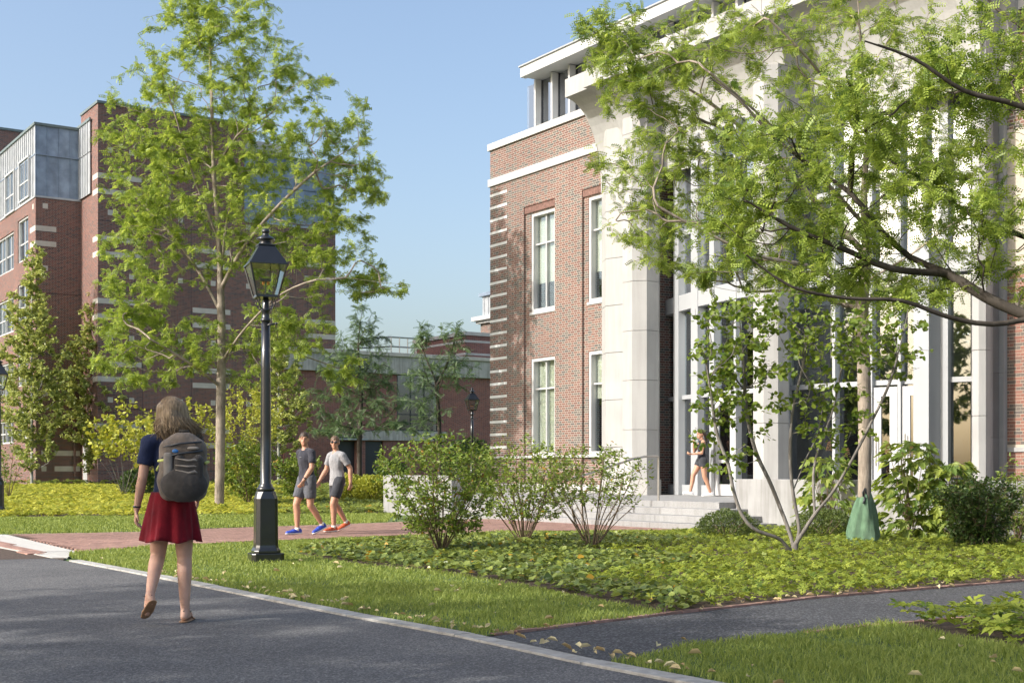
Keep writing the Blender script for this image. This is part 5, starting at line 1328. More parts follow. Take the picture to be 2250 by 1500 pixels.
# ================================================================== PEOPLE
def cap_mesh(mb, p0, r0, p1, r1, k=14, flat=False, sq=(1, 1), up=None):
    p0, p1 = Vector(p0), Vector(p1); ax = (p1 - p0); L = ax.length; ax = ax.normalized() if L > 1e-6 else Vector((0, 0, 1))
    x = (Vector(up) if up is not None else ax.orthogonal()); x = (x - ax * x.dot(ax)).normalized(); y = ax.cross(x); prof = []
    if flat: prof = [(r0 * .2, 0), (r0 * .96, 0), (r0, .01 * L), (r1, .99 * L), (r1 * .96, L), (r1 * .2, L)]
    else:
        for i in range(5): a = math.pi / 2 * (1 - i / 4); prof.append((max(r0 * math.cos(a), r0 * .05), -r0 * math.sin(a)))
        for i in range(5): a = math.pi / 2 * i / 4; prof.append((max(r1 * math.cos(a), r1 * .05), L + r1 * math.sin(a)))
    n = len(mb.v)
    for r, t in prof:
        for i in range(k): a = 2 * math.pi * i / k; mb.v.append(tuple(p0 + ax * t + x * (r * sq[0] * math.cos(a)) + y * (r * sq[1] * math.sin(a))))
    for j in range(len(prof) - 1):
        for i in range(k): b = (i + 1) % k; mb.f.append((n + j * k + i, n + j * k + b, n + (j + 1) * k + b, n + (j + 1) * k + i))
    mb.f.append(tuple(n + i for i in range(k - 1, -1, -1))); m = n + (len(prof) - 1) * k; mb.f.append(tuple(m + i for i in range(k)))
def ell_mesh(mb, c, rad, fwd=(1, 0, 0), k=16):
    c = Vector(c); f = Vector(fwd).normalized(); u = Vector((0, 0, 1)); u = (u - f * u.dot(f)).normalized(); l = u.cross(f); n = len(mb.v); R_ = 10
    for j in range(1, R_):
        th = math.pi * j / R_ - math.pi / 2
        for i in range(k):
            a = 2 * math.pi * i / k; mb.v.append(tuple(c + f * (rad[0] * math.cos(th) * math.cos(a)) + l * (rad[1] * math.cos(th) * math.sin(a)) + u * (rad[2] * math.sin(th))))
    for j in range(R_ - 2):
        for i in range(k): b = (i + 1) % k; mb.f.append((n + j * k + i, n + j * k + b, n + (j + 1) * k + b, n + (j + 1) * k + i))
    mb.f.append(tuple(n + i for i in range(k - 1, -1, -1))); m = n + (R_ - 2) * k; mb.f.append(tuple(m + i for i in range(k)))
def blob(name, mb, mat, parent, voxel=.01, smooth=4, disp=None):
    me = bpy.data.meshes.new('tmp'); me.from_pydata(mb.v, [], mb.f); o = bpy.data.objects.new('tmp', me); COL.objects.link(o)
    m = o.modifiers.new('r', 'REMESH'); m.mode = 'VOXEL'; m.voxel_size = voxel
    if smooth: s = o.modifiers.new('s', 'SMOOTH'); s.factor = .5; s.iterations = smooth
    dg = bpy.context.evaluated_depsgraph_get(); out = bpy.data.meshes.new_from_object(o.evaluated_get(dg)); out.name = name
    bpy.data.objects.remove(o); bpy.data.meshes.remove(me)
    if disp:
        for v in out.vertices: v.co += Vector(disp(v.co))
    for p in out.polygons: p.use_smooth = True
    out.materials.clear(); out.materials.append(mat); return link(name, out, parent)
def skinmat(name, col):
    m, t, b = newmat(name); N = NT(t); tc = N.n('TexCoord').outputs['Object']
    N.l(N.ramp(N.noise(9, 4, tc), [(.3, tuple(c * .85 for c in col)), (.7, tuple(min(1, c * 1.1) for c in col))]), b.inputs['Base Color'])
    b.inputs['Roughness'].default_value = .55; b.inputs['Subsurface Weight'].default_value = .12; b.inputs['Subsurface Radius'].default_value = (.02, .008, .005); return m
def clothmat(name, col, var=.15, wr=18, st=.5):
    m, t, b = newmat(name); N = NT(t); tc = N.n('TexCoord').outputs['Object']; f = N.noise(wr, 4, tc)
    N.l(N.ramp(f, [(.3, tuple(c * (1 - var) for c in col)), (.7, tuple(min(1, c * (1 + var)) for c in col))]), b.inputs['Base Color']); b.inputs['Roughness'].default_value = .9
    b.inputs['Specular IOR Level'].default_value = .15; b.inputs['Sheen Weight'].default_value = .15; N.bump(N.noise(wr * .8, 3, tc), st, .03, b); return m
SK = skinmat('fair_skin', (.56, .33, .24)); SK2 = skinmat('tanned_skin', (.46, .245, .16))
eyem = plain('eye_dark', (.03, .025, .02), .25, .1); lipm = plain('lip', (.36, .14, .11), .5, .1)
class Person:
    """local axes: x forward, y to the person's left, z up; sizes in metres"""
    def __init__(s, label, loc, heading, H, skin, voxel=.010):
        s.e = empty('person', loc, heading); tag(s.e, label, 'person'); s.H = H; s.skin = skin; s.vx = voxel; s.b = MB(); s.k = H / 1.75
    def c(s, p0, r0, p1, r1, **q): cap_mesh(s.b, p0, r0 * s.k, p1, r1 * s.k, **q)
    def arm(s, sh, el, wr, hd, palm, r=(.052, .044, .040, .027), curl=.4, thumb=1):
        s.c(sh, r[0], el, r[1]); mid = Vector(el).lerp(Vector(wr), .3); s.c(el, r[1], mid, r[2] * 1.05); s.c(mid, r[2] * 1.05, wr, r[3])
        wr, hd, palm = Vector(wr), Vector(hd).normalized(), Vector(palm).normalized(); palm = (palm - hd * palm.dot(hd)).normalized(); sd_ = hd.cross(palm) * thumb; k = s.k
        c0 = wr + hd * .05 * k
        cap_mesh(s.b, wr + hd * .01 * k, .024 * k, wr + hd * .085 * k, .034 * k, sq=(1.15, .5), up=sd_)
        for i, (o, l) in enumerate(((.030, .068), (.011, .078), (-.010, .072), (-.029, .055))):
            p = wr + hd * .088 * k + sd_ * o * k; q = p + (hd * .62 + palm * curl * .5).normalized() * l * .5 * k; t = q + (hd * (.8 - curl) + palm * curl * 1.2).normalized() * l * .5 * k
            s.c(p, .0105, q, .0098, k=8); s.c(q, .0098, t, .0088, k=8)
        p = wr + hd * .03 * k + sd_ * .028 * k; q = p + (hd * .6 + sd_ * .75 + palm * .3).normalized() * .04 * k; s.c(p, .014, q, .012, k=8); s.c(q, .012, q + (hd * .9 + sd_ * .2 + palm * .3).normalized() * .032 * k, .009, k=8)
    def leg(s, hip, kn, an, toe=None, r=(.088, .058, .060, .036)):
        hip, kn, an = Vector(hip), Vector(kn), Vector(an); m = kn.lerp(an, .28); th = hip.lerp(kn, .35); bk = (an - kn).cross(Vector((0, 1, 0))).normalized() * -.012 * s.k
        s.c(hip, r[0], th, r[0] * .92); s.c(th, r[0] * .92, kn, r[1]); s.c(kn, r[1], m + bk, r[2]); s.c(m + bk, r[2], an, r[3])
        if toe is not None:
            toe = Vector(toe); d = (toe - an).normalized(); heel = an - Vector((d.x, d.y, 0)).normalized() * .035 * s.k + Vector((0, 0, -.045 * s.k)); s.c(an, .036, heel, .030)
            s.c(heel, .030, an.lerp(toe, .5) + Vector((0, 0, -.01)), .034); s.c(an.lerp(toe, .5), .034, toe, .024); s.c(an, .036, an.lerp(toe, .55), .032)
    def torso(s, hip, chest, neck, lat, fem=False, w=(.115, .125, .150)):
        hip, chest, neck = Vector(hip), Vector(chest), Vector(neck); lat = Vector(lat).normalized(); wa = hip.lerp(chest, .5)
        q = dict(sq=(1, .68), up=lat)
        s.c(hip, .145 if fem else .138, wa, w[0] if fem else .130, **q); s.c(wa, w[0] if fem else .130, chest, w[1] if fem else .150, **q)
        s.c(chest, w[1] if fem else .150, chest.lerp(neck, .42), .115 if fem else .118, **q); s.c(chest.lerp(neck, .4), .10, neck + Vector((0, 0, .02)), .055)
    def head(s, neck, c, fwd):
        k = s.k; c = Vector(c); f = Vector(fwd).normalized(); l = Vector((0, 0, 1)).cross(f).normalized(); u = f.cross(l); s.hc, s.hf, s.hl, s.hu = c, f, l, u
        s.c(neck, .056, c - u * .06 * k - f * .01 * k, .052)
        ell_mesh(s.b, c + u * .02 * k - f * .012 * k, (.098 * k, .076 * k, .100 * k), f); ell_mesh(s.b, c - u * .045 * k + f * .025 * k, (.068 * k, .058 * k, .072 * k), f)
        cap_mesh(s.b, c + f * .086 * k + u * .012 * k, .010 * k, c + f * .106 * k - u * .026 * k, .015 * k, 8); ell_mesh(s.b, c + f * .066 * k - u * .090 * k, (.026 * k, .026 * k, .020 * k), f)
        for g in (-1, 1):
            ell_mesh(s.b, c + l * g * .079 * k - f * .012 * k - u * .006 * k, (.022 * k, .010 * k, .034 * k), f); ell_mesh(s.b, c + f * .078 * k + l * g * .03 * k + u * .030 * k, (.014 * k, .026 * k, .010 * k), f)
    def face(s, glasses=False):
        k = s.k; c, f, l, u = s.hc, s.hf, s.hl, s.hu
        mb = MB(); ell_mesh(mb, c + f * .088 * k - u * .056 * k, (.008 * k, .024 * k, .007 * k), f, 10); mb.build('mouth', lipm, s.e, smooth=True)
        for g in (-1, 1):
            if not glasses:
                mb = MB(); ell_mesh(mb, c + f * .082 * k + l * g * .031 * k + u * .006 * k, (.006 * k, .011 * k, .006 * k), f, 10); mb.build('eye', eyem, s.e, smooth=True)
            mb = MB(); ell_mesh(mb, c + f * .088 * k + l * g * .032 * k + u * .034 * k, (.005 * k, .019 * k, .0035 * k), f, 10); mb.build('eyebrow', hairD, s.e, smooth=True)
        if glasses:
            mb = MB()
            for g in (-1, 1): ell_mesh(mb, c + f * .094 * k + l * g * .034 * k + u * .008 * k, (.010 * k, .031 * k, .021 * k), f, 12); cap_mesh(mb, c + f * .09 * k + l * g * .06 * k + u * .014 * k, .005, c - f * .01 * k + l * g * .084 * k + u * .008 * k, .005, 6)
            cap_mesh(mb, c + f * .1 * k + l * .01 + u * .012 * k, .004, c + f * .1 * k - l * .01 + u * .012 * k, .004, 6); mb.build('sunglasses', M['black'], s.e, smooth=True)
    def body(s): return blob('body', s.b, s.skin, s.e, s.vx, 4)
hairD = plain('dark_brown_hair', (.05, .032, .02), .55, .3, 30, bump=.6, bscale=90); hairB = None
def hairmat(name, a, b_):
    m, t, b = newmat(name); N = NT(t); tc = N.n('TexCoord').outputs['Object']; mp = N.n('Mapping'); mp.inputs['Scale'].default_value = (1, 1, .12); N.l(tc, mp.inputs[0]); f = N.noise(70, 5, mp.outputs[0])
    N.l(N.ramp(f, [(.3, a), (.72, b_)]), b.inputs['Base Color']); b.inputs['Roughness'].default_value = .5; b.inputs['Specular IOR Level'].default_value = .4; N.bump(f, .8, .01, b); return m
hairM = hairmat('mid_brown_hair', (.08, .05, .03), (.20, .13, .08))
hairB = hairmat('dark_blonde_hair', (.11, .072, .040), (.36, .26, .155))
def cloth_blob(p, name, prims, mat, smooth=5, voxel=None, amp=.006, seed=0):
    mb = MB()
    for q in prims:
        if q[0] == 'c': cap_mesh(mb, q[1], q[2], q[3], q[4], **(q[5] if len(q) > 5 else {}))
        else: ell_mesh(mb, q[1], q[2], q[3] if len(q) > 3 else (1, 0, 0))
    rg = random.Random(seed); a, b, c = rg.uniform(0, 6), rg.uniform(0, 6), rg.uniform(0, 6)
    def d(v): w = math.sin(v.z * 38 + v.y * 16 + a) * math.sin(v.x * 21 + b) + .6 * math.sin(v.z * 19 - v.y * 30 + c); return (amp * w * .7, amp * w * .7, 0)
    return blob(name, mb, mat, p.e, voxel or p.vx, smooth, d)
def trainer(p, an, toe, upper, sole, name='shoe'):
    an, toe = Vector(an), Vector(toe); d = (toe - an); d.z *= 1; f = d.normalized(); k = p.k; hl = an - Vector((f.x, f.y, 0)).normalized() * .05 * k + Vector((0, 0, -.05 * k)); hl.z = max(hl.z, .02) if an.z < .12 else hl.z
    tt = toe + f * .02
    mb = MB(); cap_mesh(mb, hl + Vector((0, 0, .022)), .040 * k, hl.lerp(tt, .55) + Vector((0, 0, .018)), .046 * k); cap_mesh(mb, hl.lerp(tt, .5) + Vector((0, 0, .012)), .046 * k, tt + Vector((0, 0, .0)), .036 * k); cap_mesh(mb, hl + Vector((0, 0, .03)), .042 * k, an + Vector((0, 0, .005)), .042 * k, flat=True)
    o = blob(name, mb, upper, p.e, .007, 3)
    ms = MB(); cap_mesh(ms, hl + Vector((0, 0, -.012)), .046 * k, hl.lerp(tt, .5) + Vector((0, 0, -.014)), .047 * k, sq=(.34, 1), up=(0, 0, 1)); cap_mesh(ms, hl.lerp(tt, .5) + Vector((0, 0, -.014)), .047 * k, tt + Vector((0, 0, -.012)), .040 * k, sq=(.34, 1), up=(0, 0, 1))
    so = ms.build('sole', sole, o, smooth=True); return o
navy = clothmat('navy_cotton', (.018, .026, .065)); red = clothmat('red_skirt_cloth', (.15, .005, .012), .3, 9, .5); charc = clothmat('charcoal_jersey', (.038, .039, .050), .2, 14, .6); greyt = clothmat('heather_grey_jersey', (.27, .27, .28), .12, 14, .6)
gsh = clothmat('grey_shorts_cloth', (.095, .10, .115), .2, 12, .6); dsh = clothmat('dark_shorts_cloth', (.045, .047, .055), .2, 12, .6); blk = clothmat('black_top_cloth', (.022, .023, .032), .2, 14, .5)
soleW = plain('white_sole', (.70, .71, .68), .6, .05); blueS = plain('blue_trainer', (.03, .07, .42), .55, .35, 40); orangeS = plain('orange_trainer', (.55, .11, .04), .55, .4, 40); whiteS = plain('white_trainer', (.68, .68, .72), .6, .08); leath = plain('tan_leather', (.30, .17, .09), .6, .2, 20)

# ---------------- woman with backpack, walking away (seen from behind)
foot = G(398, 1366); W1 = Person('blonde woman in navy top and red skirt walking away on the road', Vector((foot.x - .065, foot.y, .004)), R(98), 1.69, SK, .0085)
p = W1; hipz = .90
p.torso((0, .0, hipz + .02), (.02, 0, 1.22), (.0, 0, 1.40), (0, 1, 0), fem=True)
p.leg((0, -.075, .87), (.03, -.085, .475), (-.03, -.095, .085), (.13, -.115, .030), r=(.092, .058, .058, .034))
p.leg((0, .075, .87), (.06, .115, .485), (-.23, .135, .225), (-.17, .165, .085), r=(.092, .058, .058, .034))
p.c((0, .10, 1.365), .052, (0, .165, 1.345), .050); p.c((0, -.10, 1.365), .052, (0, -.165, 1.345), .050)
p.arm((0, .175, 1.345), (-.035, .215, 1.08), (.02, .265, .845), (.12, .06, -1), (.1, -1, 0), (.046, .038, .037, .025), .45, 1)
p.arm((0, -.175, 1.345), (.04, -.215, 1.09), (.19, -.17, .92), (.8, .25, -.55), (0, 1, -.2), (.046, .038, .037, .025), .7, -1)
p.head((0, 0, 1.40), (.02, .01, 1.565), (.93, .42, -.06)); p.body()
p.face()
cloth_blob(p, 'top', [('c', (0, 0, .93), .152, (.01, 0, 1.08), .132, dict(sq=(1, .70), up=(0, 1, 0), flat=True)), ('c', (.01, 0, 1.05), .132, (.02, 0, 1.24), .142, dict(sq=(1, .72), up=(0, 1, 0))), ('c', (.02, 0, 1.22), .142, (0, 0, 1.335), .125, dict(sq=(1, .70), up=(0, 1, 0))),
    ('c', (0, .08, 1.36), .060, (0, .17, 1.345), .064), ('c', (0, -.08, 1.36), .060, (0, -.17, 1.345), .064), ('c', (0, .165, 1.36), .062, (-.02, .205, 1.175), .060, dict(flat=True)), ('c', (0, -.165, 1.36), .062, (.025, -.205, 1.18), .060, dict(flat=True))], navy, 4, seed=3)
# flared skirt with folds
mb = MB(); kk = 72; rows = 14
for j in range(rows + 1):
    f = j / rows; z = .975 - f * .365; rx = .122 + .085 * f ** .8; ry = .148 + .062 * f ** .8
    for i in range(kk):
        a = 2 * math.pi * i / kk; w = 1 + (.02 + .15 * f) * (math.sin(7 * a + 1.1) * .5 + math.sin(11 * a + f * 1.5) * .35 + math.sin(19 * a - f) * .2); mb.v.append((rx * w * math.cos(a) - .01 * f, ry * w * math.sin(a) + .006, z + .012 * math.sin(5 * a) * f))
for j in range(rows):
    for i in range(kk): b_ = (i + 1) % kk; mb.f.append((j * kk + b_, j * kk + i, (j + 1) * kk + i, (j + 1) * kk + b_))
sk = mb.build('skirt', red, p.e, smooth=True); so = sk.modifiers.new('thick', 'SOLIDIFY'); so.thickness = .004
# hair: a loose shoulder-length mass swinging right, with strands
mb = MB(); hc = p.hc; hf = p.hf; hl = p.hl
ell_mesh(mb, hc + Vector((-.018, -.006, .028)), (.108, .094, .104), hf)
for (dx, dy, dz, r0, r1) in ((-.085, .035, -.17, .062, .034), (-.10, -.03, -.19, .066, .036), (-.07, -.085, -.165, .060, .030), (-.02, -.12, -.15, .048, .026), (-.03, .085, -.15, .048, .024), (-.05, -.135, -.12, .040, .022)):
    cap_mesh(mb, hc + Vector((-.03, dy * .35, .02)), .085, hc + Vector((dx * .8, dy * .85, dz * .5)), r0); cap_mesh(mb, hc + Vector((dx * .8, dy * .85, dz * .5)), r0, hc + Vector((dx, dy, dz)), r1)
hb = blob('hair', mb, hairB, p.e, .009, 4)
rg = random.Random(4); st_ = MB()
for i in range(800):
    a = rg.uniform(-2.5, 2.5); th = math.pi + a * .62; el = rg.uniform(.1, 1.4)
    r = .100; s0 = hc + Vector((r * math.cos(th) * math.cos(el) - .015, r * math.sin(th) * math.cos(el) * .95, .03 + r * math.sin(el)))
    s1 = hc + Vector((-.02 + .112 * math.cos(th), .108 * math.sin(th) - .012, -.02)); L_ = rg.uniform(.12, .215)
    s2 = hc + Vector((.0 + (.115 + rg.uniform(0, .04)) * math.cos(th), (.115 + rg.uniform(0, .05)) * math.sin(th) - .035, -L_ * .6)); s3 = s2 + Vector((rg.gauss(.0, .03), rg.gauss(-.035, .035), -L_ * .4))
    st_.tube([s0, s1, s2, s3], [.0035, .0042, .0036, .0012], 4)
st_.build('hair_strands', hairB, p.e, smooth=True)
for (an, to, hh) in (((-.03, -.095, .085), (.13, -.115, .030), 0), ((-.23, .135, .225), (-.17, .165, .085), 1)):       # sandals
    an, to = Vector(an), Vector(to); d = (to - an); f = Vector((d.x, d.y, 0)).normalized(); hl_ = an - f * .05 + Vector((0, 0, -.075 if not hh else -.055)); tt = to + f * .03 + Vector((0, 0, -.022 if not hh else -.025))
    hl_.z = .006 if not hh else hl_.z; tt.z = max(tt.z, .006)
    ms = MB(); cap_mesh(ms, hl_, .034, hl_.lerp(tt, .6), .044, sq=(.22, 1), up=(0, 0, 1)); cap_mesh(ms, hl_.lerp(tt, .6), .044, tt, .036, sq=(.22, 1), up=(0, 0, 1)); sn = ms.build('sandal', leath, p.e, smooth=True)
    MB().tube([an + Vector((f.x * .03, f.y * .03, -.01)) + Vector((-f.y, f.x, 0)) * .036, an - f * .042 + Vector((0, 0, .0)), an + Vector((f.x * .03, f.y * .03, -.01)) - Vector((-f.y, f.x, 0)) * .036, an + f * .06 + Vector((0, 0, -.02)), an + Vector((f.x * .03, f.y * .03, -.01)) + Vector((-f.y, f.x, 0)) * .036], .005, 6).build('strap', M['dark'], sn, smooth=True)
    MB().tube([hl_.lerp(tt, .7) + Vector((-f.y, f.x, 0)) * .042, hl_.lerp(tt, .66) + Vector((0, 0, .055)), hl_.lerp(tt, .7) - Vector((-f.y, f.x, 0)) * .042], .006, 6).build('strap', leath, sn, smooth=True)
MB().lathe([(.028, -.008), (.031, 0), (.028, .008)], 14, caps=False).build('wristband', M['black'], p.e, loc=(.018, .262, .865))
# backpack (a thing of its own, carried on her back)
bpk = empty('backpack', W1.e.matrix_basis @ Vector((-.14, 0, .98)) if False else Vector(W1.e.location) + Matrix.Rotation(R(98), 3, 'Z') @ Vector((-.10, -.105, .925)), R(94)); bpk.scale = (1.04, 1.06, 1.06); tag(bpk, 'bulging grey-brown backpack with lime strap on the woman in the red skirt', 'backpack')
bm1 = clothmat('taupe_pack_fabric', (.15, .122, .10), .3, 14, .7); bm2 = clothmat('charcoal_pack_fabric', (.060, .054, .050), .25, 12, .6); bm3 = clothmat('pale_mesh_pocket', (.25, .225, .20), .25, 10, .5); lime = plain('lime_webbing', (.50, .55, .16), .7, .1); bluem = plain('blue_badge', (.03, .16, .42), .5, .1)
def rbox(mb, c, s_, r):
    c = Vector(c)
    for sx in (-1, 1):
        for sy in (-1, 1): cap_mesh(mb, c + Vector((sx * (s_[0] / 2 - r), sy * (s_[1] / 2 - r), -s_[2] / 2 + r)), r, c + Vector((sx * (s_[0] / 2 - r), sy * (s_[1] / 2 - r), s_[2] / 2 - r)), r)
    mb.box(c.x - s_[0] / 2 + r, c.x + s_[0] / 2 - r, c.y - s_[1] / 2, c.y + s_[1] / 2, c.z - s_[2] / 2 + r, c.z + s_[2] / 2 - r); mb.box(c.x - s_[0] / 2, c.x + s_[0] / 2, c.y - s_[1] / 2 + r, c.y + s_[1] / 2 - r, c.z - s_[2] / 2 + r, c.z + s_[2] / 2 - r)
mb = MB(); rbox(mb, (-.09, 0, .205), (.17, .33, .44), .075); ell_mesh(mb, (-.09, 0, .13), (.13, .185, .15)); ell_mesh(mb, (-.085, 0, .34), (.095, .145, .13)); blob('main_compartment', mb, bm1, bpk, .010, 8)
mb = MB(); ell_mesh(mb, (-.175, -.02, .10), (.085, .165, .125)); blob('bottom_pocket', mb, bm2, bpk, .009, 6)
mb = MB(); rbox(mb, (-.19, -.055, .20), (.075, .20, .22), .035); blob('front_pocket', mb, bm2, bpk, .009, 6)
mb = MB(); rbox(mb, (-.185, .085, .225), (.045, .065, .20), .020); blob('side_panel', mb, bm3, bpk, .008, 4)
for zz, ww in ((.150, .8), (.178, 1.3), (.222, .7), (.262, 1.0)): MB().tube([(-.216, -.135, zz), (-.226, -.10, zz + .010 * ww), (-.231, -.06, zz + .004), (-.222, .03, zz + .020 * ww)], [.004, .009 * ww, .007, .003], 6).build('mesh_fold', bm3, bpk, smooth=True)
MB().tube([(-.185, -.15, .335), (-.205, 0, .315), (-.18, .13, .285)], .008, 6).build('zip', M['dark'], bpk, smooth=True); MB().tube([(-.165, -.14, .395), (-.19, 0, .385), (-.16, .12, .36)], .007, 6).build('zip', M['dark'], bpk, smooth=True)
MB().tube([(-.03, .165, .27), (-.13, .16, .265), (-.20, .075, .275)], .011, 6).build('compression_strap', lime, bpk, smooth=True); MB().tube([(-.03, .175, .23), (-.07, .185, .20)], .009, 6).build('strap_tail', lime, bpk, smooth=True); MB().tube([(-.10, -.175, .26), (-.16, -.165, .25)], .011, 6).build('compression_strap', lime, bpk, smooth=True)
mb = MB(); ell_mesh(mb, (-.196, .035, .332), (.010, .022, .014)); mb.build('badge', bluem, bpk, smooth=True); mb = MB(); ell_mesh(mb, (-.190, -.085, .352), (.012, .040, .012)); mb.build('pale_patch', bm3, bpk, smooth=True)
MB().tube([(-.04, -.03, .43), (-.06, -.03, .475), (-.06, .03, .475), (-.04, .03, .43)], .009, 6).build('grab_handle', bm2, bpk, smooth=True)
for g in (.085, -.075): MB().tube([(.0, g, .39), (.08, g + .01, .475), (.19, g, .43), (.225, g, .30), (.16, g + .035 * (1 if g > 0 else -1), .13), (.04, g * 1.7, .06)], [.022, .022, .022, .020, .014, .010], 8).build('shoulder_strap', bm2, bpk, smooth=True)

# ---------------- two men walking towards the left
def walker(label, loc, heading, H, skin, shirt, short, shoe, glasses, lead, look, hairm=hairD, watch=False):
    p = Person(label, loc, heading, H, skin, .0105); k = H / 1.75; v = lambda x, y, z: Vector((x * k, y * k, z * k)); s_ = 1 if lead == 'L' else -1
    p.torso(v(-.02, 0, .96), v(.02, 0, 1.28), v(.02, 0, 1.48), (0, 1, 0))
    fa, ft = v(.13, .085 * s_, .085), v(.30, .10 * s_, .035); ba, bt_ = v(-.26, -.085 * s_, .17), v(-.11, -.09 * s_, .05)
    hp1, hp2 = v(0, .09 * s_, .93), v(-.02, -.09 * s_, .93); k1, k2 = v(.15, .09 * s_, .51), v(-.02, -.09 * s_, .50)
    p.leg(hp1, k1, fa, None); p.leg(hp2, k2, ba, None); p.c(fa, .038, fa + v(0, 0, -.03), .036); p.c(ba, .038, ba + v(-.01, 0, -.03), .036)
    for g in (1, -1): p.c(v(.02, .09 * g, 1.425), .046, v(.015, .19 * g, 1.405), .050)
    sw = -s_                                                  # arms swing against the legs
    for g in (1, -1):
        if g == sw: el, wr, hd = v(.06, .255 * g, 1.14), v(.22, .25 * g, .93), (.55, 0, -.8)
        else: el, wr, hd = v(-.12, .255 * g, 1.16), v(-.10, .29 * g, .90), (.15, 0, -1)
        p.arm(v(.015, .20 * g, 1.40), el, wr, hd, (0, -g, 0), (.054, .045, .045, .030), .55, 1 if g == 1 else -1)
        if watch and g == 1: wl = wr.lerp(el, .10); mbw = MB(); cap_mesh(mbw, wl, .036 * k, wl + (el - wr).normalized() * .022, .036 * k, flat=True); mbw.build('wristwatch', M['black'], p.e)
    p.head(v(.02, 0, 1.48), v(.045, 0, 1.635), look); p.body(); p.face(glasses)
    q = dict(sq=(1, .72), up=(0, 1, 0)); qf = dict(q, flat=True)
    cloth_blob(p, 't_shirt', [('c', v(-.01, 0, .845), .188 * k, v(0, 0, 1.12), .158 * k, dict(sq=(1, .72), up=(0, 1, 0), flat=True)), ('c', v(.02, 0, 1.30), .125 * k, v(.02, 0, 1.455), .068 * k, dict(flat=True)), ('c', v(0, 0, 1.08), .144 * k, v(.02, 0, 1.30), .165 * k, q), ('c', v(.02, 0, 1.27), .165 * k, v(.02, 0, 1.365), .130 * k, q)] +
        [x for g in (1, -1) for x in (('c', v(.02, .07 * g, 1.432), .060 * k, v(.015, .19 * g, 1.405), .064 * k), ('c', v(.015, .192 * g, 1.415), .065 * k, (v(.045, .245 * g, 1.22) if g == sw else v(-.075, .245 * g, 1.23)), .066 * k, dict(flat=True)))], shirt, 4, seed=int(H * 100))
    cloth_blob(p, 'shorts', [('c', v(-.02, 0, 1.0), .150 * k, v(-.01, 0, .90), .152 * k, qf)] + [x for a, b in ((hp1, k1), (hp2, k2)) for x in (('c', a + v(0, 0, .02), .108 * k, a.lerp(b, .3), .108 * k), ('c', a.lerp(b, .2), .110 * k, a.lerp(b, .72), .100 * k, dict(flat=True)))], short, 4, amp=.005, seed=int(H * 77))
    mb = MB(); c = p.hc; f, l, u = p.hf, p.hl, p.hu; ell_mesh(mb, c + u * .045 * k - f * .016 * k, (.102 * k, .083 * k, .088 * k), f); ell_mesh(mb, c + u * .02 * k - f * .05 * k, (.066 * k, .081 * k, .090 * k), f); hh = blob('hair', mb, hairm, p.e, .009, 2)
    trainer(p, fa, ft, shoe, soleW); trainer(p, ba, bt_, shoe, soleW)
    for a in (fa, ba): mbq = MB(); cap_mesh(mbq, a + v(0, 0, -.02), .043 * k, a + v(0, 0, .035), .042 * k, flat=True); mbq.build('sock', soleW, p.e, smooth=True)
    return p
g1 = G(650, 1177); hd1 = R(222); loc = g1 - Vector((math.cos(hd1), math.sin(hd1), 0)) * .22; loc.z = .022
m1 = walker('dark-haired man in charcoal t-shirt and blue trainers, nearer of two walkers', loc, hd1, 1.80, SK2, charc, gsh, blueS, False, 'R', (.62, .78, .02), watch=True)
mb = MB(); mb.box(.150, .153, .01, .07, 1.36, 1.367); mb.build('chest_logo', greyt, m1.e)
g2_ = G(742, 1170); hd2 = R(222); loc = g2_ - Vector((math.cos(hd2), math.sin(hd2), 0)) * -.02; loc = g2_ + Vector((.0, .02, 0)) + Vector((math.cos(hd2), math.sin(hd2), 0)) * .02; loc.z = .022
m2 = walker('man in sunglasses, pale grey t-shirt and orange trainers beside the other', loc, hd2, 1.76, SK2, greyt, dsh, orangeS, True, 'L', (.70, .71, .0), hairm=hairM)
# ---------------- woman walking out of the entrance
dW = F * (CH - zPlat) / (1090 - HY); loc = Vector(((1543 - CX) / F * dW, dW, zPlat)); p = Person('woman in black top and shorts walking past the glass entrance doors', loc, R(186), 1.70, SK2, .0105)
k = p.k; v = lambda x, y, z: Vector((x * k, y * k, z * k))
p.torso(v(0, 0, .95), v(.02, 0, 1.25), v(.01, 0, 1.43), (0, 1, 0), fem=True)
fa, ft, ba, bt_ = v(.30, -.07, .10), v(.43, -.08, .085), v(-.20, .07, .085), v(-.02, .08, .03)
p.leg(v(.01, -.08, .92), v(.22, -.08, .53), fa, None, (.094, .060, .058, .035)); p.leg(v(-.01, .08, .92), v(-.04, .08, .50), ba, None, (.094, .060, .058, .035)); p.c(fa, .036, fa + v(0, 0, -.03), .034); p.c(ba, .036, ba + v(0, 0, -.03), .034)
for g in (1, -1): p.c(v(.01, .10 * g, 1.395), .052, v(.01, .165 * g, 1.375), .050)
p.arm(v(.01, .175, 1.375), v(.06, .20, 1.10), v(.29, .12, 1.08), (1, -.1, .1), (0, -.6, .6), (.046, .038, .037, .025), .7, 1)
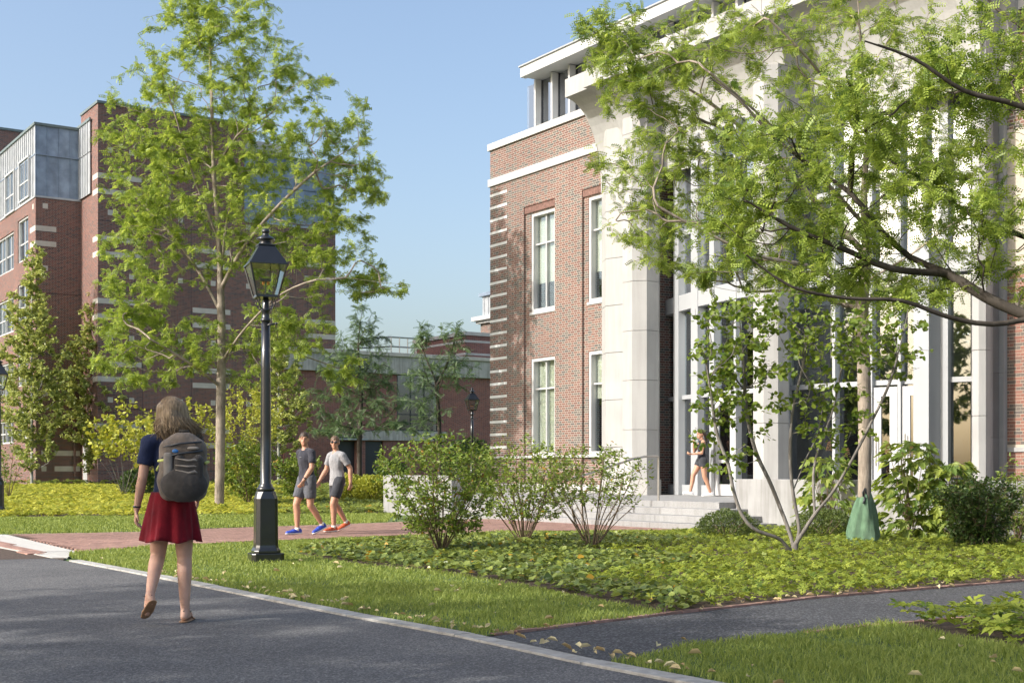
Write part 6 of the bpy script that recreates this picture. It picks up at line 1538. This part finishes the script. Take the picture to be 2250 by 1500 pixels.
p.arm(v(.01, -.175, 1.375), v(.16, -.19, 1.15), v(.20, -.09, 1.40), (-.1, .35, 1), (-.9, .2, 0), (.046, .038, .037, .025), .6, -1)
p.head(v(.01, 0, 1.43), v(.045, 0, 1.585), (1, .12, -.12)); p.body(); p.face()
q = dict(sq=(1, .72), up=(0, 1, 0)); qf = dict(q, flat=True)
cloth_blob(p, 'tank_top', [('c', v(0, 0, .965), .175 * k, v(.01, 0, 1.10), .130 * k, qf), ('c', v(.01, 0, 1.08), .128 * k, v(.02, 0, 1.26), .140 * k, q), ('c', v(.02, 0, 1.25), .140 * k, v(.015, 0, 1.36), .112 * k, q)] + [('c', v(.01, .085 * g, 1.40), .050 * k, v(.02, .10 * g, 1.30), .055 * k) for g in (1, -1)], blk, 4, seed=8)
cloth_blob(p, 'shorts', [('c', v(0, 0, 1.0), .152 * k, v(0, 0, .90), .158 * k, qf), ('c', v(.01, -.08, .935), .114 * k, v(.05, -.08, .86), .112 * k), ('c', v(-.01, .08, .935), .114 * k, v(-.015, .08, .86), .112 * k), ('c', v(.035, -.08, .89), .114 * k, v(.09, -.08, .77), .108 * k, dict(flat=True)), ('c', v(-.015, .08, .89), .114 * k, v(-.02, .08, .76), .108 * k, dict(flat=True))], dsh, 4, seed=9)
mb = MB(); c = p.hc; ell_mesh(mb, c + p.hu * .035 * k - p.hf * .022 * k, (.100 * k, .084 * k, .094 * k), p.hf); cap_mesh(mb, c - p.hf * .10 * k + p.hu * .03, .034, c - p.hf * .145 * k - p.hu * .10, .040); cap_mesh(mb, c - p.hf * .145 * k - p.hu * .10, .040, c - p.hf * .13 * k - p.hu * .24, .014); blob('hair', mb, hairD, p.e, .009, 3)
trainer(p, fa, ft, whiteS, soleW); trainer(p, ba, bt_, whiteS, soleW)
ph = tag(Box('phone', None, M['black'], -.035, .035, -.005, .005, -.07, .07, .004), 'dark phone held up by the woman at the entrance', 'phone'); ph.location = p.e.location + Matrix.Rotation(R(186), 3, 'Z') @ v(.208, -.06, 1.50); ph.rotation_euler = (R(8), R(-14), R(186 + 80))
